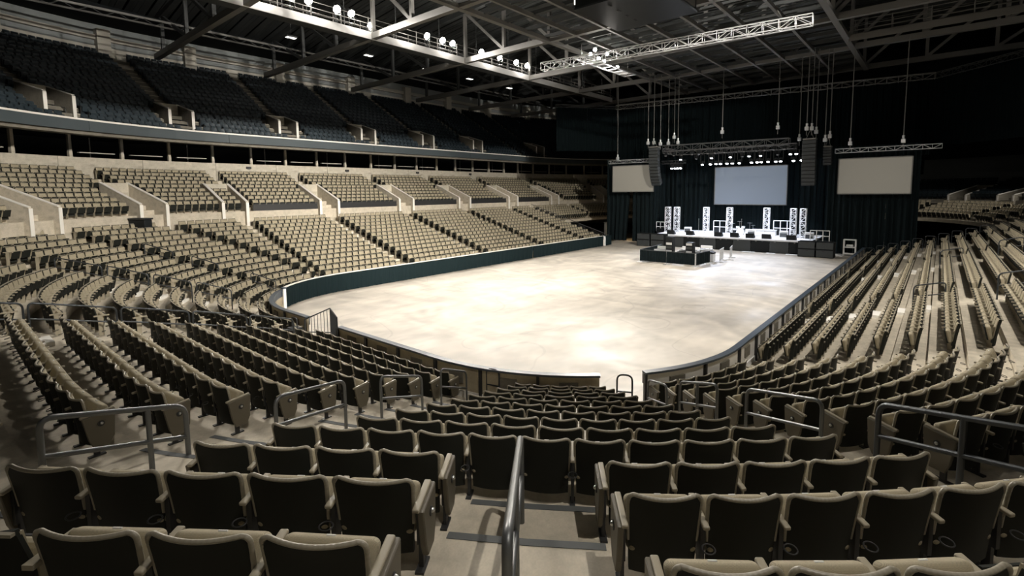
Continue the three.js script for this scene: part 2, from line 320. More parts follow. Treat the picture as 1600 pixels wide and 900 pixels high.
// far right corner stand
const farRight = structure('stand_far_right', 'dim far right corner stand behind the right-hand rows');
{
  const P = [['R', -42, -LEN + R], ['FR', 90, 20]];
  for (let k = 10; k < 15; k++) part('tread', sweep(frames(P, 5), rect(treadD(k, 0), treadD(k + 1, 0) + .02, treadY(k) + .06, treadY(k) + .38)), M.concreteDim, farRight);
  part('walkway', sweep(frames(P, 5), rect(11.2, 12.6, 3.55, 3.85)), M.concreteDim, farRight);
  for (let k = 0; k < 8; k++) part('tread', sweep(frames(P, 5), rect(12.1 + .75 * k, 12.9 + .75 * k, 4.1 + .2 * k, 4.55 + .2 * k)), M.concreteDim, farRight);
  part('wall_band', sweep(frames(P, 5), rect(18.2, 18.4, 5.5, 7.4)), M.upperWall, farRight);
  part('stand_edge', sweep(frames(P, 5), rect(treadD(10, 0) - .06, treadD(10, 0) + .02, treadY(10) + .1, treadY(10) + .42)), M.concrete, farRight);
  part('suite_back', sweep(frames(P, 5), rect(20.5, 20.7, 7.2, 9.2)), M.upperWall, farRight);
  part('suite_roof', sweep(frames(P, 5), rect(18.0, 29.5, 9.2, 9.5)), M.roofDark, farRight);
  part('upper_closure', sweep(frames(P, 5), rect(18.0, 18.3, 9.4, 20.4)), M.roofDark, farRight);
  const f = frame('FR', 74); kid('lit_panel', bx(.3, 1.6, .9), M.screenTan, farRight, at(f, 18.9, 8.4), Math.atan2(-f.nz, f.nx));  // tan panel, its lit look put in as emission
}
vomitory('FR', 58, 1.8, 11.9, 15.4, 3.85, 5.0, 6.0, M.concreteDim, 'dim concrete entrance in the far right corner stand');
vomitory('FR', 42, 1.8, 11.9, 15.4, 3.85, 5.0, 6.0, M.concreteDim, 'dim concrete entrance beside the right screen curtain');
// outer shell
{
  const w = structure('wall_outer', 'black outer walls of the arena hall');
  part('wall_far', [bx(92, 27, .6, 0, 13, -84)], M.roofDark, w);
  part('wall_near', [bx(92, 27, .6, 0, 13, 36)], M.roofDark, w);
  part('wall_west', [bx(.6, 27, 120, -45.5, 13, -24)], M.roofDark, w); part('wall_east', [bx(.6, 27, 120, 45.5, 13, -24)], M.roofDark, w);
}
const ceiling = structure('ceiling', 'dark roof of long curved ribbed deck panels');
{
  part('roof_lid', [bx(92, .4, 120, 0, 26, -24)], M.roofDark, ceiling);  // black lid above the panels, makes the gaps between them dark
  part('eave', sweep(frames([['FL', 25, 90], ['L', -LEN + R, -R], ['AL', 90, 20]], 5), rect(24.5, 30, 20.45, 20.75)), M.roofDark, ceiling);
  const ry = (x) => 24.6 - 3.6 * (x / 42) ** 2;
  const N = 18, pos = [];
  const sec = [[-.74, 0], [-.74, .05], [.74, .05], [.74, 0], [.25, 0], [.22, -.07], [.16, -.07], [.13, 0], [-.13, 0], [-.16, -.07], [-.22, -.07], [-.25, 0]];
  for (let i = 0; i < N; i++) {
    const x0 = -42 + 84 * i / N, x1 = -42 + 84 * (i + 1) / N;
    for (let k = 0; k < sec.length; k++) {
      const a = sec[k], b = sec[(k + 1) % sec.length];
      const A = [x0, ry(x0) + a[1], a[0]], B = [x1, ry(x1) + a[1], a[0]], C = [x1, ry(x1) + b[1], b[0]], D = [x0, ry(x0) + b[1], b[0]];
      pos.push(...A, ...B, ...C, ...A, ...C, ...D);
    }
  }
  const g = new THREE.BufferGeometry(); g.setAttribute('position', new THREE.Float32BufferAttribute(pos, 3)); g.setAttribute('uv', new THREE.BufferAttribute(new Float32Array(pos.length / 3 * 2), 2)); g.computeVertexNormals();
  for (let z = 18; z > -66; z -= 1.66) kid('roof_panel', g, M.roof, ceiling, [0, 0, z]);
}

// ---------------------------------------------------------------- roof steel
const TR = [-4.9, -14.4, -24.45, -34.1, -43.9, -53.5];
const TRL = ['nearest', 'second', 'third', 'fourth', 'fifth', 'farthest'];
TR.forEach((z, i) => {
  const t = thing('roof_truss', `wide grey steel roof truss over the arena, ${TRL[i]} from the camera`, 'truss', [0, 0, z], 0, 'roof trusses');
  part('bottom_chord', [bx(76, .46, .42, 0, 18.05, 0)], M.steel, t);
  part('top_chord', [-1, 1].map((s) => beam([0, 23.9, 0], [s * 38, 21, 0], .4, .4)), M.steelDark, t);
  const nodes = [-36, -30, -24.3, -18.8, -14, -9.1, -4.5, 0, 4.5, 9.1, 14, 18.8, 24.3, 30, 36], yt = (x) => 23.9 - 2.9 * Math.abs(x) / 38;
  nodes.forEach((x, k) => {
    part('vertical', [bx(.26, yt(x) - 18.2, .26, x, (yt(x) + 18.2) / 2, 0)], Math.abs(x) > 19 ? M.steelDark : M.steel, t);  // members beyond the catwalks darkened, lamp fall-off put into the colour
    if (k < nodes.length - 1) { const x2 = nodes[k + 1], up = x < 0; part('diagonal', [beam(up ? [x, yt(x), 0] : [x, 18.2, 0], up ? [x2, 18.2, 0] : [x2, yt(x2), 0], .2, .24)], Math.abs(x) > 22 ? M.steelDark : M.steel, t); }
  });
});
{
  const t = thing('edge_truss', 'thin dim edge truss running along the top of the left upper deck wall', 'truss', [-33.2, 0, 0]);
  part('chord', [bx(.16, .16, 66, 0, 19.85, -22), bx(.12, .12, 66, .3, 19.35, -22)], M.steel, t);
  const w = []; for (let z = 10; z > -54; z -= 1.6) w.push(beam([0, 19.85, z], [.3, 19.35, z - .8], .05, .05), beam([.3, 19.35, z - .8], [0, 19.85, z - 1.6], .05, .05));
  part('lacing', w, M.steelDark, t).userData = { kind: 'stuff' };
}
{
  const t = thing('ceiling_grid', 'dark steel rigging grid of crossed beams under the middle of the roof', 'rigging grid', [0, 0, 0]);
  for (const x of [-9.1, -6.5, -3.9, -1.3, 1.3, 3.9, 6.5, 9.25]) part('grid_beam', [bx(Math.abs(x) > 9 ? .42 : .2, .3, 66, x, 17.95, -21)], M.steel, t);
  for (let z = 10; z > -54; z -= 2.42) part('cross_beam', [bx(18.2, .26, .18, 0, 18.15, z)], M.steelDark, t);
  for (let z = 9.4; z > -54; z -= 2.42) { part('deck_slat', [bx(18.2, .08, .62, 0, 18.75, z), bx(18.2, .08, .5, 0, 18.75, z - 1.0)], M.roof, t); }
}
function catwalkRail(t, len, off, y, step, along) {      // rails and posts of a catwalk, along = 'z' or 'x'
  const p = (s, yy) => along === 'z' ? [off, yy, s] : [s, yy, off];
  const [a, b] = len;
  for (const yy of [y + 1.05, y + .62, y + .3]) part('guard_rail', [bar(p(a, yy), p(b, yy), .028)], M.steel, t);
  for (let s = Math.min(a, b) + .4; s < Math.max(a, b); s += step) part('post', [bar(p(s, y), p(s, y + 1.1), .035)], M.steel, t);
}
{
  const t = thing('catwalk', 'long pale lighting catwalk with railings under the left side of the roof', 'catwalk');
  part('walk_deck', [bx(1.2, .12, 58, -19.4, 18.28, -23)], M.steel, t);
  part('edge_plate', [bx(.08, .55, 58, -18.8, 18.05, -23)], M.white, t);
  part('underside', [bx(1.15, .3, 58, -19.45, 18.0, -23)], M.steelDark, t);
  catwalkRail(t, [6, -52], -18.85, 18.32, 2.35, 'z'); catwalkRail(t, [6, -52], -19.95, 18.32, 2.35, 'z');
  for (let z = 2; z > -52; z -= 4.75) part('hanger', [bar([-19.4, 18.3, z], [-19.4, 23.3, z], .04)], M.steelDark, t);
}
{
  const t = thing('catwalk', 'pale cross catwalk with railings at the upper right of the roof', 'catwalk');
  part('walk_deck', [bx(24, .12, 1.1, 21.4, 18.05, -40.6)], M.steel, t);
  part('edge_plate', [bx(24, .5, .08, 21.4, 17.85, -40.0)], M.steel, t);
  catwalkRail(t, [9.4, 33], -40.02, 18.1, 2.35, 'x'); catwalkRail(t, [9.4, 33], -41.1, 18.1, 2.35, 'x');
}
{
  const t = thing('scoreboard', 'black box scoreboard hanging under the roof grid, seen from below', 'scoreboard');
  part('case', [bx(5.4, 3.4, 5.4, .85, 18.55, -19.9)], M.black, t);
  part('bottom_panel', [bx(5.5, .1, 5.5, .85, 16.83, -19.9)], M.blackGloss, t);
  part('side_panel', [bx(.1, 3.2, 4.6, 3.58, 18.6, -19.9)], M.steel, t);
  part('bright_edge_strip', [bx(.06, 1.8, .06, -1.86, 18, -17.2)], M.glowSmall, t);  // bright edge of the case, made by self-glow; not a lamp
  for (let i = 0; i < 4; i++) part('vent_slot', [bx(.14, .02, .3, .1, 16.77, -18 - i * 1.1)], M.steelDark, t);
}
function boxTruss(p, q, s, bays, name, label, m = M.alu) {
  const a = V(...p), b = V(...q), t = thing(name, label, 'truss', p), len = a.distanceTo(b), o = new THREE.Object3D();
  t.position.copy(a); t.lookAt(b);                       // local +z runs along the truss
  for (const [x, y] of [[-1, -1], [1, -1], [1, 1], [-1, 1]]) part('chord', [bar([x * s / 2, y * s / 2, 0], [x * s / 2, y * s / 2, len], s * .062)], m, t);
  const w = [], bay = len / bays, r = s * .036;
  for (let i = 0; i <= bays; i++) {
    const z = i * bay; w.push(bar([-s / 2, -s / 2, z], [s / 2, -s / 2, z], r, 4), bar([-s / 2, s / 2, z], [s / 2, s / 2, z], r, 4), bar([-s / 2, -s / 2, z], [-s / 2, s / 2, z], r, 4), bar([s / 2, -s / 2, z], [s / 2, s / 2, z], r, 4));
    if (i < bays) { const u = i % 2 ? 1 : -1; for (const x of [-1, 1]) w.push(bar([x * s / 2, -u * s / 2, z], [x * s / 2, u * s / 2, z + bay], r, 4)); for (const y of [-1, 1]) w.push(bar([-u * s / 2, y * s / 2, z], [u * s / 2, y * s / 2, z + bay], r, 4)); }
  }
  part('lacing', w, m, t).userData = { kind: 'stuff' };
  return t;
}
boxTruss([-10.8, 16.4, -25.8], [9.0, 16.4, -27.75], .62, 21, 'box_truss', 'bright silver box truss hanging across the roof, lit along its length');
boxTruss([-13.4, 15.4, -43.5], [14.8, 15.4, -48.0], .5, 34, 'box_truss', 'dim silver box truss holding the black curtain high behind the stage', M.steel);
boxTruss([-13.6, 15.4, -43.5], [-17.8, 15.4, -37.5], .3, 14, 'box_truss', 'thin dim truss holding the black curtain at the far left corner', M.steelDark);
boxTruss([15.0, 15.4, -48.0], [21.5, 15.4, -41.5], .5, 12, 'box_truss', 'dark truss holding the black curtain toward the right edge', M.steelDark);

// ---------------------------------------------------------------- flood lights: fixture, glowing lens and the light in front of it
function floodLight(x, y, z, tx, ty, tz, cd, label, o = {}) {
  const t = thing('flood_light', label, 'flood light', [x, y, z], 0, o.group || 'catwalk flood lights');
  const d = V(tx - x, ty - y, tz - z).normalize(), s = o.s || 1.3;
  const body = new THREE.Mesh(merged([cyl(.22 * s, .13 * s, .34 * s, 0, -.19 * s, 0, 14), cyl(.12 * s, .1 * s, .16 * s, 0, -.42 * s, 0, 12)]), M.steelDark);
  const lens = new THREE.Mesh(cyl(.21 * s, .21 * s, .03, 0, -.005, 0, 16), o.glow || M.glow);
  const q = new THREE.Quaternion().setFromUnitVectors(V(0, 1, 0), d);
  for (const [m, n] of [[body, 'housing'], [lens, 'lens']]) { m.quaternion.copy(q); m.name = n; shadow(m); t.add(m); }
  lens.castShadow = false;
  part('yoke', [bar([-.26 * s, -.1 * s, 0], [-.26 * s, -.62 * s, 0], .02, 5), bar([.26 * s, -.1 * s, 0], [.26 * s, -.62 * s, 0], .02, 5), bar([-.26 * s, -.62 * s, 0], [.26 * s, -.62 * s, 0], .02, 5), bar([0, -.62 * s, 0], [0, -1.0 * s, 0], .025, 5)], M.steelDark, t);
  if (cd) spot(x + d.x * .06, y + d.y * .06, z + d.z * .06, tx, ty, tz, cd, o.angle || .80, .75, o.color || WARM, 8);
  return t;
}
const LEFTCD = 560, RIGHTCD = 3000;
const LZ = [-8.1, -9.3, -11.5, -12.7, -14.4, -20.1, -21.9, -23.1, -26.9, -29.6, -32.2, -34.0];
LZ.forEach((z, i) => floodLight(-19.1, 19.42 - (i === 4 ? .5 : 0), z, 4 + (i % 3) * 5, 0, z * .85 + 4 - (i % 2) * 5, LEFTCD, `glowing flood light on the left catwalk, ${ord(i + 1)} from the camera end`));
// unseen opposite catwalk above the right-hand seats, carries lamps for the left stands
{
  const t = thing('catwalk', 'unseen lighting catwalk with railings above the right-hand seats', 'catwalk');
  part('walk_deck', [bx(1.2, .12, 34, 20.4, 18.28, 2)], M.steel, t); part('edge_plate', [bx(.08, .55, 34, 19.8, 18.05, 2)], M.white, t);
  catwalkRail(t, [18, -14], 19.85, 18.32, 2.35, 'z'); catwalkRail(t, [18, -14], 20.95, 18.32, 2.35, 'z');
}
[[1, 1], [-2, -4], [-5, -10], [-8, -17], [-11, -24], [-14, -40]].forEach(([z, tz], i) => floodLight(20.1, 19.42, z, -18 - (i % 2) * 5, 3.5 + (i % 2) * 3, tz, RIGHTCD, `unseen flood light on the right catwalk, ${ord(i + 1)} from the near end`, { group: 'unseen right catwalk flood lights', angle: .58 }));  // out of view, placed to light the left stands
floodLight(18.9, 17.4, 5, 14.2, 3.4, 6.0, 330, 'unseen flood light hanging from the right catwalk over the middle aisle', { angle: .33 });  // out of view, placed to light the middle aisle from above
floodLight(18.9, 17.4, 9, 7.9, 2.0, 4.6, 420, 'unseen flood light hanging from the right catwalk aimed at the left aisle', { angle: .24 });  // unseen lamp, its beam set to brighten the left aisle
[-4, -8.5, -12.8].forEach((z, i) => floodLight(18.9, 17.4, z + 1.2, 15.5, 2, z - 7 - i * 3, 420, `unseen downward flood light on the right catwalk, ${ord(i + 1)} from the near end`, { group: 'unseen right catwalk flood lights', angle: .8 }));  // out of view overhead, placed to light the right-hand treads
{
  const t = thing('lamp_cluster_frame', 'small pale rigging frame carrying a cluster of bright lamps under the roof grid', 'rigging', [-7.4, 16.7, -30.6]);
  for (const z of [-4, 4]) part('hanger', [bar([0, 0, z], [0, 1.1, z], .03)], M.steel, t);
  part('frame_beam', [bx(.1, .1, 9, -.5, 0, 0), bx(.1, .1, 9, .6, 0, 0)], M.alu, t);
  for (let z = -4.4; z < 4.6; z += 1.1) part('cross_bar', [bx(1.2, .08, .08, 0, 0, z)], M.alu, t);
  part('reflector_panel', [bx(1.0, .04, 1.6, 0, .1, -3.4), bx(.9, .04, 1.0, 0, .1, 2.0)], M.white, t);
}
[[-7.6, -28.3], [-6.6, -27.4], [-6.5, -29.2], [-7.8, -30.0], [-7.9, -31.1], [-8.1, -33.9]].forEach(([x, z], i) => floodLight(x, 17.4, z, 8 + i * 1.2, 2.5, 6 - i * 1.2, i % 2 ? 0 : 1100, `glowing lamp of the cluster under the roof grid, ${ord(i + 1)} from the camera`, { group: 'lamps of the roof cluster', s: .7, angle: .36 }));
for (const z of [-6, -9.5, -13.2, -17.5, -21.8, -27.5, -32.5]) { const p = new THREE.PointLight(WARM, 9, 0, 2); p.position.set(-18.25, 18.95, z); p.castShadow = true; p.shadow.radius = 8; scene.add(p); }  // point lights without fixtures, placed to brighten the catwalk edge and chords
{ const p = new THREE.PointLight(WARM, 22, 0, 2); p.position.set(-7.3, 16.3, -31); p.castShadow = true; p.shadow.radius = 8; scene.add(p); }  // point light without a fixture, brightens the cluster frame
[26, 30].forEach((x, i) => floodLight(x, 18.95, -40.6, 15.5 - i * 2, 3, -53, 1100, `unseen flood light on the cross catwalk aimed at the far right corner, ${i ? 'outer' : 'inner'} one`, { group: 'unseen cross catwalk flood lights', angle: .38 }));  // beyond the right edge of view, placed to light the far right stand
// small lamps of the roof, seen as white rectangles above the left seats
[[-27, 19.1, -14.4 + 2.6], [-27, 19.1, -19.4], [-27, 19.1, -26.6], [-27, 19.1, -33.1], [-27, 19.1, -40.2]].forEach(([x, y, z], i) => {
  const t = thing('roof_lamp', `small rectangular white lamp under the dark left roof edge, ${ord(i + 1)} from the camera`, 'lamp', [x, y, z], 0, 'small roof lamps');
  part('housing', [bx(.5, .12, .9)], M.steelDark, t); part('lens', [bx(.4, .03, .36, 0, -.07, -.22), bx(.4, .03, .36, 0, -.07, .22)], M.glowSmall, t); part('hanger', [bar([0, .06, 0], [0, 3.2, 0], .02, 5)], M.steelDark, t);
});

// ---------------------------------------------------------------- stage
const SY = 1.25;
{
  const t = thing('stage_platform', 'wide low stage with a bright white deck and black front skirt', 'stage', [0, 0, 0]);
  part('deck', [rbx(14.4, .16, 7.2, .03, .1, SY - .08, -43.8)], M.stageDeck, t);
  const n = 9; for (let i = 0; i < n; i++) { const x = -7.05 + 14.3 * (i + .5) / n; part('skirt_panel', [bx(14.3 / n - .04, SY - .2, .1, x, (SY - .2) / 2 + .02, -40.25)], i % 2 ? M.grille : M.black, t); }
  for (let i = 0; i < 26; i++) part('edge_lamp', [bx(.12, .09, .05, -6.6 + i * .53, SY - .22, -40.17)], i % 3 ? M.steelDark : M.steel, t);
  part('side_skirt', [bx(.1, SY - .2, 7, -7.0, SY / 2 - .1, -43.8), bx(.1, SY - .2, 7, 7.2, SY / 2 - .1, -43.8)], M.black, t);
}
[[2.4, 1.1], [4.3, .7], [6.2, 1.3], [-1.2, .9]].forEach(([x, w], i) => single('floor_pad', [rbx(w, .05, .5, .02, x, .03, -39.7)], M.white, `flat white pad on the floor under the stage front, ${ord(i + 1)} along`, 'pad', 'white pads before the stage'));
function subwoofer(x, y, z, w, h, d, label) { const t = thing('subwoofer', label, 'speaker', [x, y, z], 0, 'subwoofers beside the stage'); part('cabinet', [rbx(w, h, d, .03, 0, h / 2, 0)], M.black, t); part('grille', [rbx(w - .1, h - .1, .05, .02, 0, h / 2, d / 2)], M.grille, t); part('handle', [bx(.2, .08, .03, 0, h - .12, d / 2 + .03)], M.darkMetal, t); }
[[-7.75, 'outer left'], [-6.2, 'inner left'], [7.3, 'inner right'], [8.5, 'outer right']].forEach(([x, n], i) => { subwoofer(x, .0, -39.6, 1.45, .68, 1.0, `lower black subwoofer of the ${n} stack at the stage front`); subwoofer(x, .69, -39.6, 1.45, .64, 1.0, `upper black subwoofer of the ${n} stack at the stage front`); });
[-5.4, -3.4, -.6, .9, 2.3, 3.7, 5.75].forEach((x, i) => {
  const t = thing('stage_monitor', `black wedge monitor on the white stage lip, ${ord(i + 1)} from left`, 'speaker', [x, SY, -40.75], 0, 'wedge monitors on the stage lip');
  const s = new THREE.Shape([[-.25, 0], [.25, 0], [.25, .12], [-.12, .42], [-.25, .42]].map((p) => new THREE.Vector2(...p)));
  const g = new THREE.ExtrudeGeometry(s, { depth: .72, bevelEnabled: true, bevelSize: .015, bevelThickness: .015, bevelSegments: 1 }); g.rotateY(Math.PI / 2); g.translate(-.36, 0, 0);
  part('cabinet', [g], M.black, t); part('grille', [bx(.6, .34, .02, 0, .26, -.06, 0, .7)], M.grille, t);
});
[[-6.85, -43.2], [-5.85, -43.2], [-2.85, -43.6], [-.5, -43.6], [2.95, -43.6], [5.35, -43.2], [6.2, -43.0]].forEach(([x, z], i) => {
  const t = boxTruss([x, SY, z], [x + .001, SY + 2.72, z], .46, 7, 'truss_tower', `upright white truss tower on the stage, ${ord(i + 1)} from left`, M.white);
  t.userData.group = 'white truss towers on the stage';
  part('base_plate', [bx(.62, .62, .04, 0, 0, .02)], M.white, t); part('top_plate', [bx(.5, .5, .05, 0, 0, 2.72)], M.white, t);
  for (let k = 0; k < 5; k++) part('lamp_head', [new THREE.CylinderGeometry(.12, .14, .26, 10).translate(0, 0, .35 + k * .5)], k % 2 ? M.black : M.steelDark, t);
});
function railing(x0, x1, z, y, h, name, label, extra = []) {
  const t = thing(name, label, 'railing', [0, 0, 0]);
  for (const yy of [y + h, y + h * .5]) part('rail', [bar([x0, yy, z], [x1, yy, z], .04)], M.white, t);
  for (let i = 0; i <= 3; i++) { const x = x0 + (x1 - x0) * i / 3; part('post', [bar([x, y, z], [x, y + h, z], .04)], M.white, t); }
  for (const e of extra) part('deck', [bx(...e)], M.black, t);
  return t;
}
railing(-8.3, -6.9, -43.5, SY, 1.05, 'stage_stair_rail', 'white double rail of the steps at the left stage end', [[1.3, .5, 1.6, -7.6, SY + .1, -44.2]]);
railing(-2.6, -.7, -45.2, SY, 1.25, 'riser_rail', 'white rail of the riser between two truss towers left of the drums', [[1.9, .55, 1.4, -1.65, SY + .28, -46]]);
railing(3.3, 5.1, -44.9, SY, 1.45, 'riser_rail', 'white rail of the riser left of the right truss towers', [[1.8, .5, 1.4, 4.2, SY + .25, -45.7]]);
railing(7.15, 8.6, -41.0, SY - .05, .95, 'stage_end_rail', 'white braced railing at the right stage end', [[1.5, .14, 1.2, 7.9, SY - .1, -41.5]]);
{
  const t = thing('road_case', 'low white equipment case on the stage right of centre', 'case', [2.9, SY, -43.0]); part('body', [rbx(2.1, .5, .6, .03, 0, .3, 0)], M.white, t); part('lid', [rbx(2.16, .12, .64, .03, .0, .62, 0)], M.alu, t); for (const x of [-.8, .8]) part('caster', [cyl(.06, .06, .06, x, .05, .2, 8)], M.black, t);
}
{
  const t = thing('drum_kit', 'white drum kit with cymbals at the centre of the stage', 'drum kit', [.75, SY, -43.4]);
  const bd = new THREE.CylinderGeometry(.34, .34, .45, 20); bd.rotateX(Math.PI / 2); bd.translate(-.1, .36, 0); part('bass_drum', [bd], M.white, t);
  [[-.35, .78, .05, .17, .2], [.15, .8, .05, .17, .2], [.55, .42, -.1, .24, .4], [-.75, .55, -.3, .19, .16]].forEach(([x, y, z, r, h]) => { const d = part('drum', [cyl(r, r, h, x, y, z, 16)], M.white, t); kid('rim', cyl(r + .015, r + .015, .03, x, y + h / 2, z, 16), M.chrome, d); });
  [[-.85, 1.15, .1, .24], [-.3, 1.35, -.35, .26], [.75, 1.25, .0, .26], [.95, 1.0, -.4, .2]].forEach(([x, y, z, r]) => { const c = part('cymbal', [cyl(.03, r, .03, x, y, z, 18)], M.chrome, t); kid('stand', merged([bar([x, 0, z], [x, y, z], .015, 5), bar([x, .4, z], [x + .2, 0, z + .1], .012, 4), bar([x, .4, z], [x - .2, 0, z + .1], .012, 4)]), M.chrome, c); });
  part('throne', [cyl(.18, .18, .08, 0, .5, -.7, 14), bar([0, 0, -.7], [0, .5, -.7], .03)], M.black, t);
}
[[-4.6, -43.2], [1.9, -42.6], [4.7, -42.7], [6.9, -42.2]].forEach(([x, z], i) => {
  const t = thing('amplifier', `small pale amplifier standing on the stage, ${ord(i + 1)} from left`, 'amplifier', [x, SY, z], 0, 'amplifiers on the stage');
  part('cabinet', [rbx(.7, .6, .35, .03, 0, .32, 0)], M.white, t); part('grille', [bx(.6, .36, .02, 0, .25, .18)], M.steelDark, t); part('panel', [bx(.6, .09, .02, 0, .53, .18)], M.chrome, t);
});
[[-3.0, -41.9, 1.5], [1.2, -41.7, 1.6], [3.2, -41.9, 1.5]].forEach(([x, z, h], i) => { const t = thing('microphone_stand', `thin upright microphone stand near the stage front, ${ord(i + 1)} from left`, 'microphone stand', [x, SY, z], 0, 'microphone stands'); part('pole', [bar([0, 0, 0], [0, h, 0], .015, 5)], M.chrome, t); part('base', [cyl(.14, .15, .03, 0, .015, 0, 14)], M.black, t); part('microphone', [cyl(.03, .02, .14, 0, h + .05, 0, 8)], M.chrome, t); });
function lineArray(x, y, z, n, w, h, curve, label) {
  const t = thing('line_array', label, 'speaker array', [x, y, z]);
  let px = 0, py = 0, a = 0;
  part('fly_frame', [bx(w * .95, .12, .7, 0, .1, 0), bar([-w * .3, .1, 0], [0, .9, 0], .02, 5), bar([w * .3, .1, 0], [0, .9, 0], .02, 5)], M.steel, t);
  for (let i = 0; i < n; i++) {
    a = curve * (i / n) ** 2; const c = Math.cos(a), s = Math.sin(a);
    const g = rbx(w, h * .94, .55, .03, 0, 0, 0, 1); g.rotateX(a); const cy = py - h / 2 * c, cz = px - h / 2 * s; g.translate(0, cy, cz);
    const cab = part('cabinet', [g], M.grille, t); const gr = bx(w * .9, h * .1, .02, 0, -h * .4, .29); gr.rotateX(a); gr.translate(0, cy, cz); kid('seam', gr, M.darkMetal, cab);
    py -= h * c; px -= h * s;
  }
}
lineArray(-7.55, 10.25, -41, 12, 1.02, .33, .75, 'tall curved black speaker array hanging left of the stage');
lineArray(6.8, 10.0, -41, 12, 1.05, .325, .25, 'tall straight black speaker array hanging right of the stage');
lineArray(8.0, 9.35, -42.2, 6, .62, .24, .5, 'short black speaker array hanging beside the tall right array');

// lighting rig over the stage
boxTruss([-6.95, 10.2, -42], [5.0, 10.1, -42], .62, 12, 'box_truss', 'silver front lighting truss hanging over the stage', M.rigSteel);
boxTruss([-6.95, 9.9, -45], [5.0, 9.9, -45], .5, 12, 'box_truss', 'rear lighting truss hanging over the stage behind the front one', M.steel);
boxTruss([-6.9, 10.0, -42.3], [-6.9, 9.95, -44.7], .5, 3, 'box_truss', 'short left end truss closing the stage lighting rig', M.steel);
boxTruss([-13.4, 9.05, -41.9], [-7.9, 9.05, -41.9], .34, 9, 'box_truss', 'slim truss carrying the left side screen');
boxTruss([8.6, 9.0, -41.9], [15.6, 9.0, -41.9], .34, 12, 'box_truss', 'slim truss carrying the right side screen');
boxTruss([-7.2, 8.75, -42.1], [-4.6, 8.75, -42.1], .3, 5, 'box_truss', 'short low truss with four lamps at the left of the rig', M.steelDark);
function stageLight(x, y, z, lit, label, drop = .5) {
  const t = thing('stage_light', label, 'stage light', [x, y, z], 0, 'stage lights of the rig');
  const g = cyl(.13, .16, .34, 0, .02, 0, 12); g.rotateX(-.35);
  part('housing', [g], M.black, t);
  const l = new THREE.SphereGeometry(.13, 12, 8, 0, Math.PI * 2, Math.PI / 2, Math.PI / 2); l.scale(1, .5, 1); l.rotateX(-.35); l.translate(0, -.14, .06);
  const lens = part('lens', [l], lit ? M.glowCool : M.steel, t); lens.castShadow = false;
  part('yoke', [bar([-.2, 0, 0], [-.2, drop - .15, 0], .02, 5), bar([.2, 0, 0], [.2, drop - .15, 0], .02, 5), bar([-.2, drop - .15, 0], [.2, drop - .15, 0], .02, 5), bar([0, drop - .15, 0], [0, drop + .3, 0], .025, 5)], M.darkMetal, t);
}
[-6.0, -5.62, -5.35, -5.05].forEach((x, i) => stageLight(x, 8.22, -42, true, `bright lamp of the low group at the left of the rig, ${ord(i + 1)} along`, .45));
const lampX = [-2.8, -2.0, -1.45, -1.02, -.4, .1, .75, 1.85, 2.35, 2.7, 3.3, 3.95, 4.35, 5.4, 6.05];
lampX.forEach((x, i) => stageLight(x, 8.48, -42, true, `bright lamp in the lower row of the stage rig, ${ord(i + 1)} from left`, 1.0));
[-6.1, -4.4, -2.8, -.9, .25, .9, 1.95, 3.5, 4.6, 5.1].forEach((x, i) => stageLight(x, 9.25, -44.6, i % 3 !== 1, `lamp in the upper row of the stage rig, ${ord(i + 1)} from left`, .4));
[-6.6, -5.7, -4.9, -3.8, -3.1, -2.2, -1.5, -.6, .5, 1.2, 2.3, 3.0, 3.8, 4.7].forEach((x, i) => stageLight(x, 9.55, -41.75, false, `unlit dark lamp hanging under the front rig truss, ${ord(i + 1)} from left`, .4));
for (const x of [-4.6, -1.6, 1.4, 4.4]) { spot(x, 8.3, -41.6, x + .2, SY, -43.4, 300, .62, .6, COOL, 8); }
for (const x of [-2.5, 3.2]) spot(x, 8.3, -41.4, x + 1.6, 0, -33.5, 420, .62, .9, COOL, 8);

// hoists and their chains
const hoistX = [[-12.35, 9.3, 'left of the left screen', -41.9], [-8.35, 10.7, 'over the left speaker array', -41.2], [-7.75, 10.7, 'over the left array, second of the group', -41.3], [-7.15, 10.55, 'over the left array, third of the group', -41.6], [-6.45, 10.6, 'at the left end of the rig', -42], [-5.9, 11.2, 'at the left rig, second chain', -42.2], [-5.4, 10.6, 'at the left rig, third chain', -42], [-.95, 11.3, 'over the middle of the rig', -42], [4.0, 11.3, 'over the right end of the rig', -42], [5.6, 10.2, 'right of the rig end', -43], [6.5, 10.9, 'over the right speaker array', -41.1], [6.85, 10.9, 'over the right array, second of the group', -41.3], [7.15, 10.6, 'over the right array, third of the group', -41.6], [7.75, 9.9, 'right of the right array', -42.2], [8.1, 10.2, 'over the short right array', -42.2], [9.65, 9.45, 'left of the right screen', -41.9], [13.2, 9.4, 'right of the right screen', -41.9]];
hoistX.forEach(([x, y, where, z]) => {
  const t = thing('chain_hoist', `thin steel chain with a small motor hanging ${where}`, 'chain hoist', [x, y, z], 0, 'rigging chains over the stage');
  part('chain', [bar([0, .35, 0], [0, 17.79 - y, 0], .035, 5)], M.steel, t); part('motor', [rbx(.3, .34, .26, .05, 0, .15, 0), cyl(.09, .09, .42, 0, .38, 0, 8)], M.alu, t); part('hook', [bar([0, 0, 0], [0, -.45, 0], .03, 5)], M.steel, t);
});
function screen(x0, x1, y0, y1, z, m, label) {
  const t = thing('projection_screen', label, 'screen', [(x0 + x1) / 2, (y0 + y1) / 2, z]), w = x1 - x0, h = y1 - y0;
  part('screen_sheet', [bx(w - .12, h - .12, .03)], m, t);
  for (const s of [-1, 1]) { part('frame_bar', [bx(w, .08, .08, 0, s * (h / 2 - .03), -.01)], M.steel, t); part('frame_bar', [bx(.08, h, .08, s * (w / 2 - .03), 0, -.01)], M.steel, t); }
}
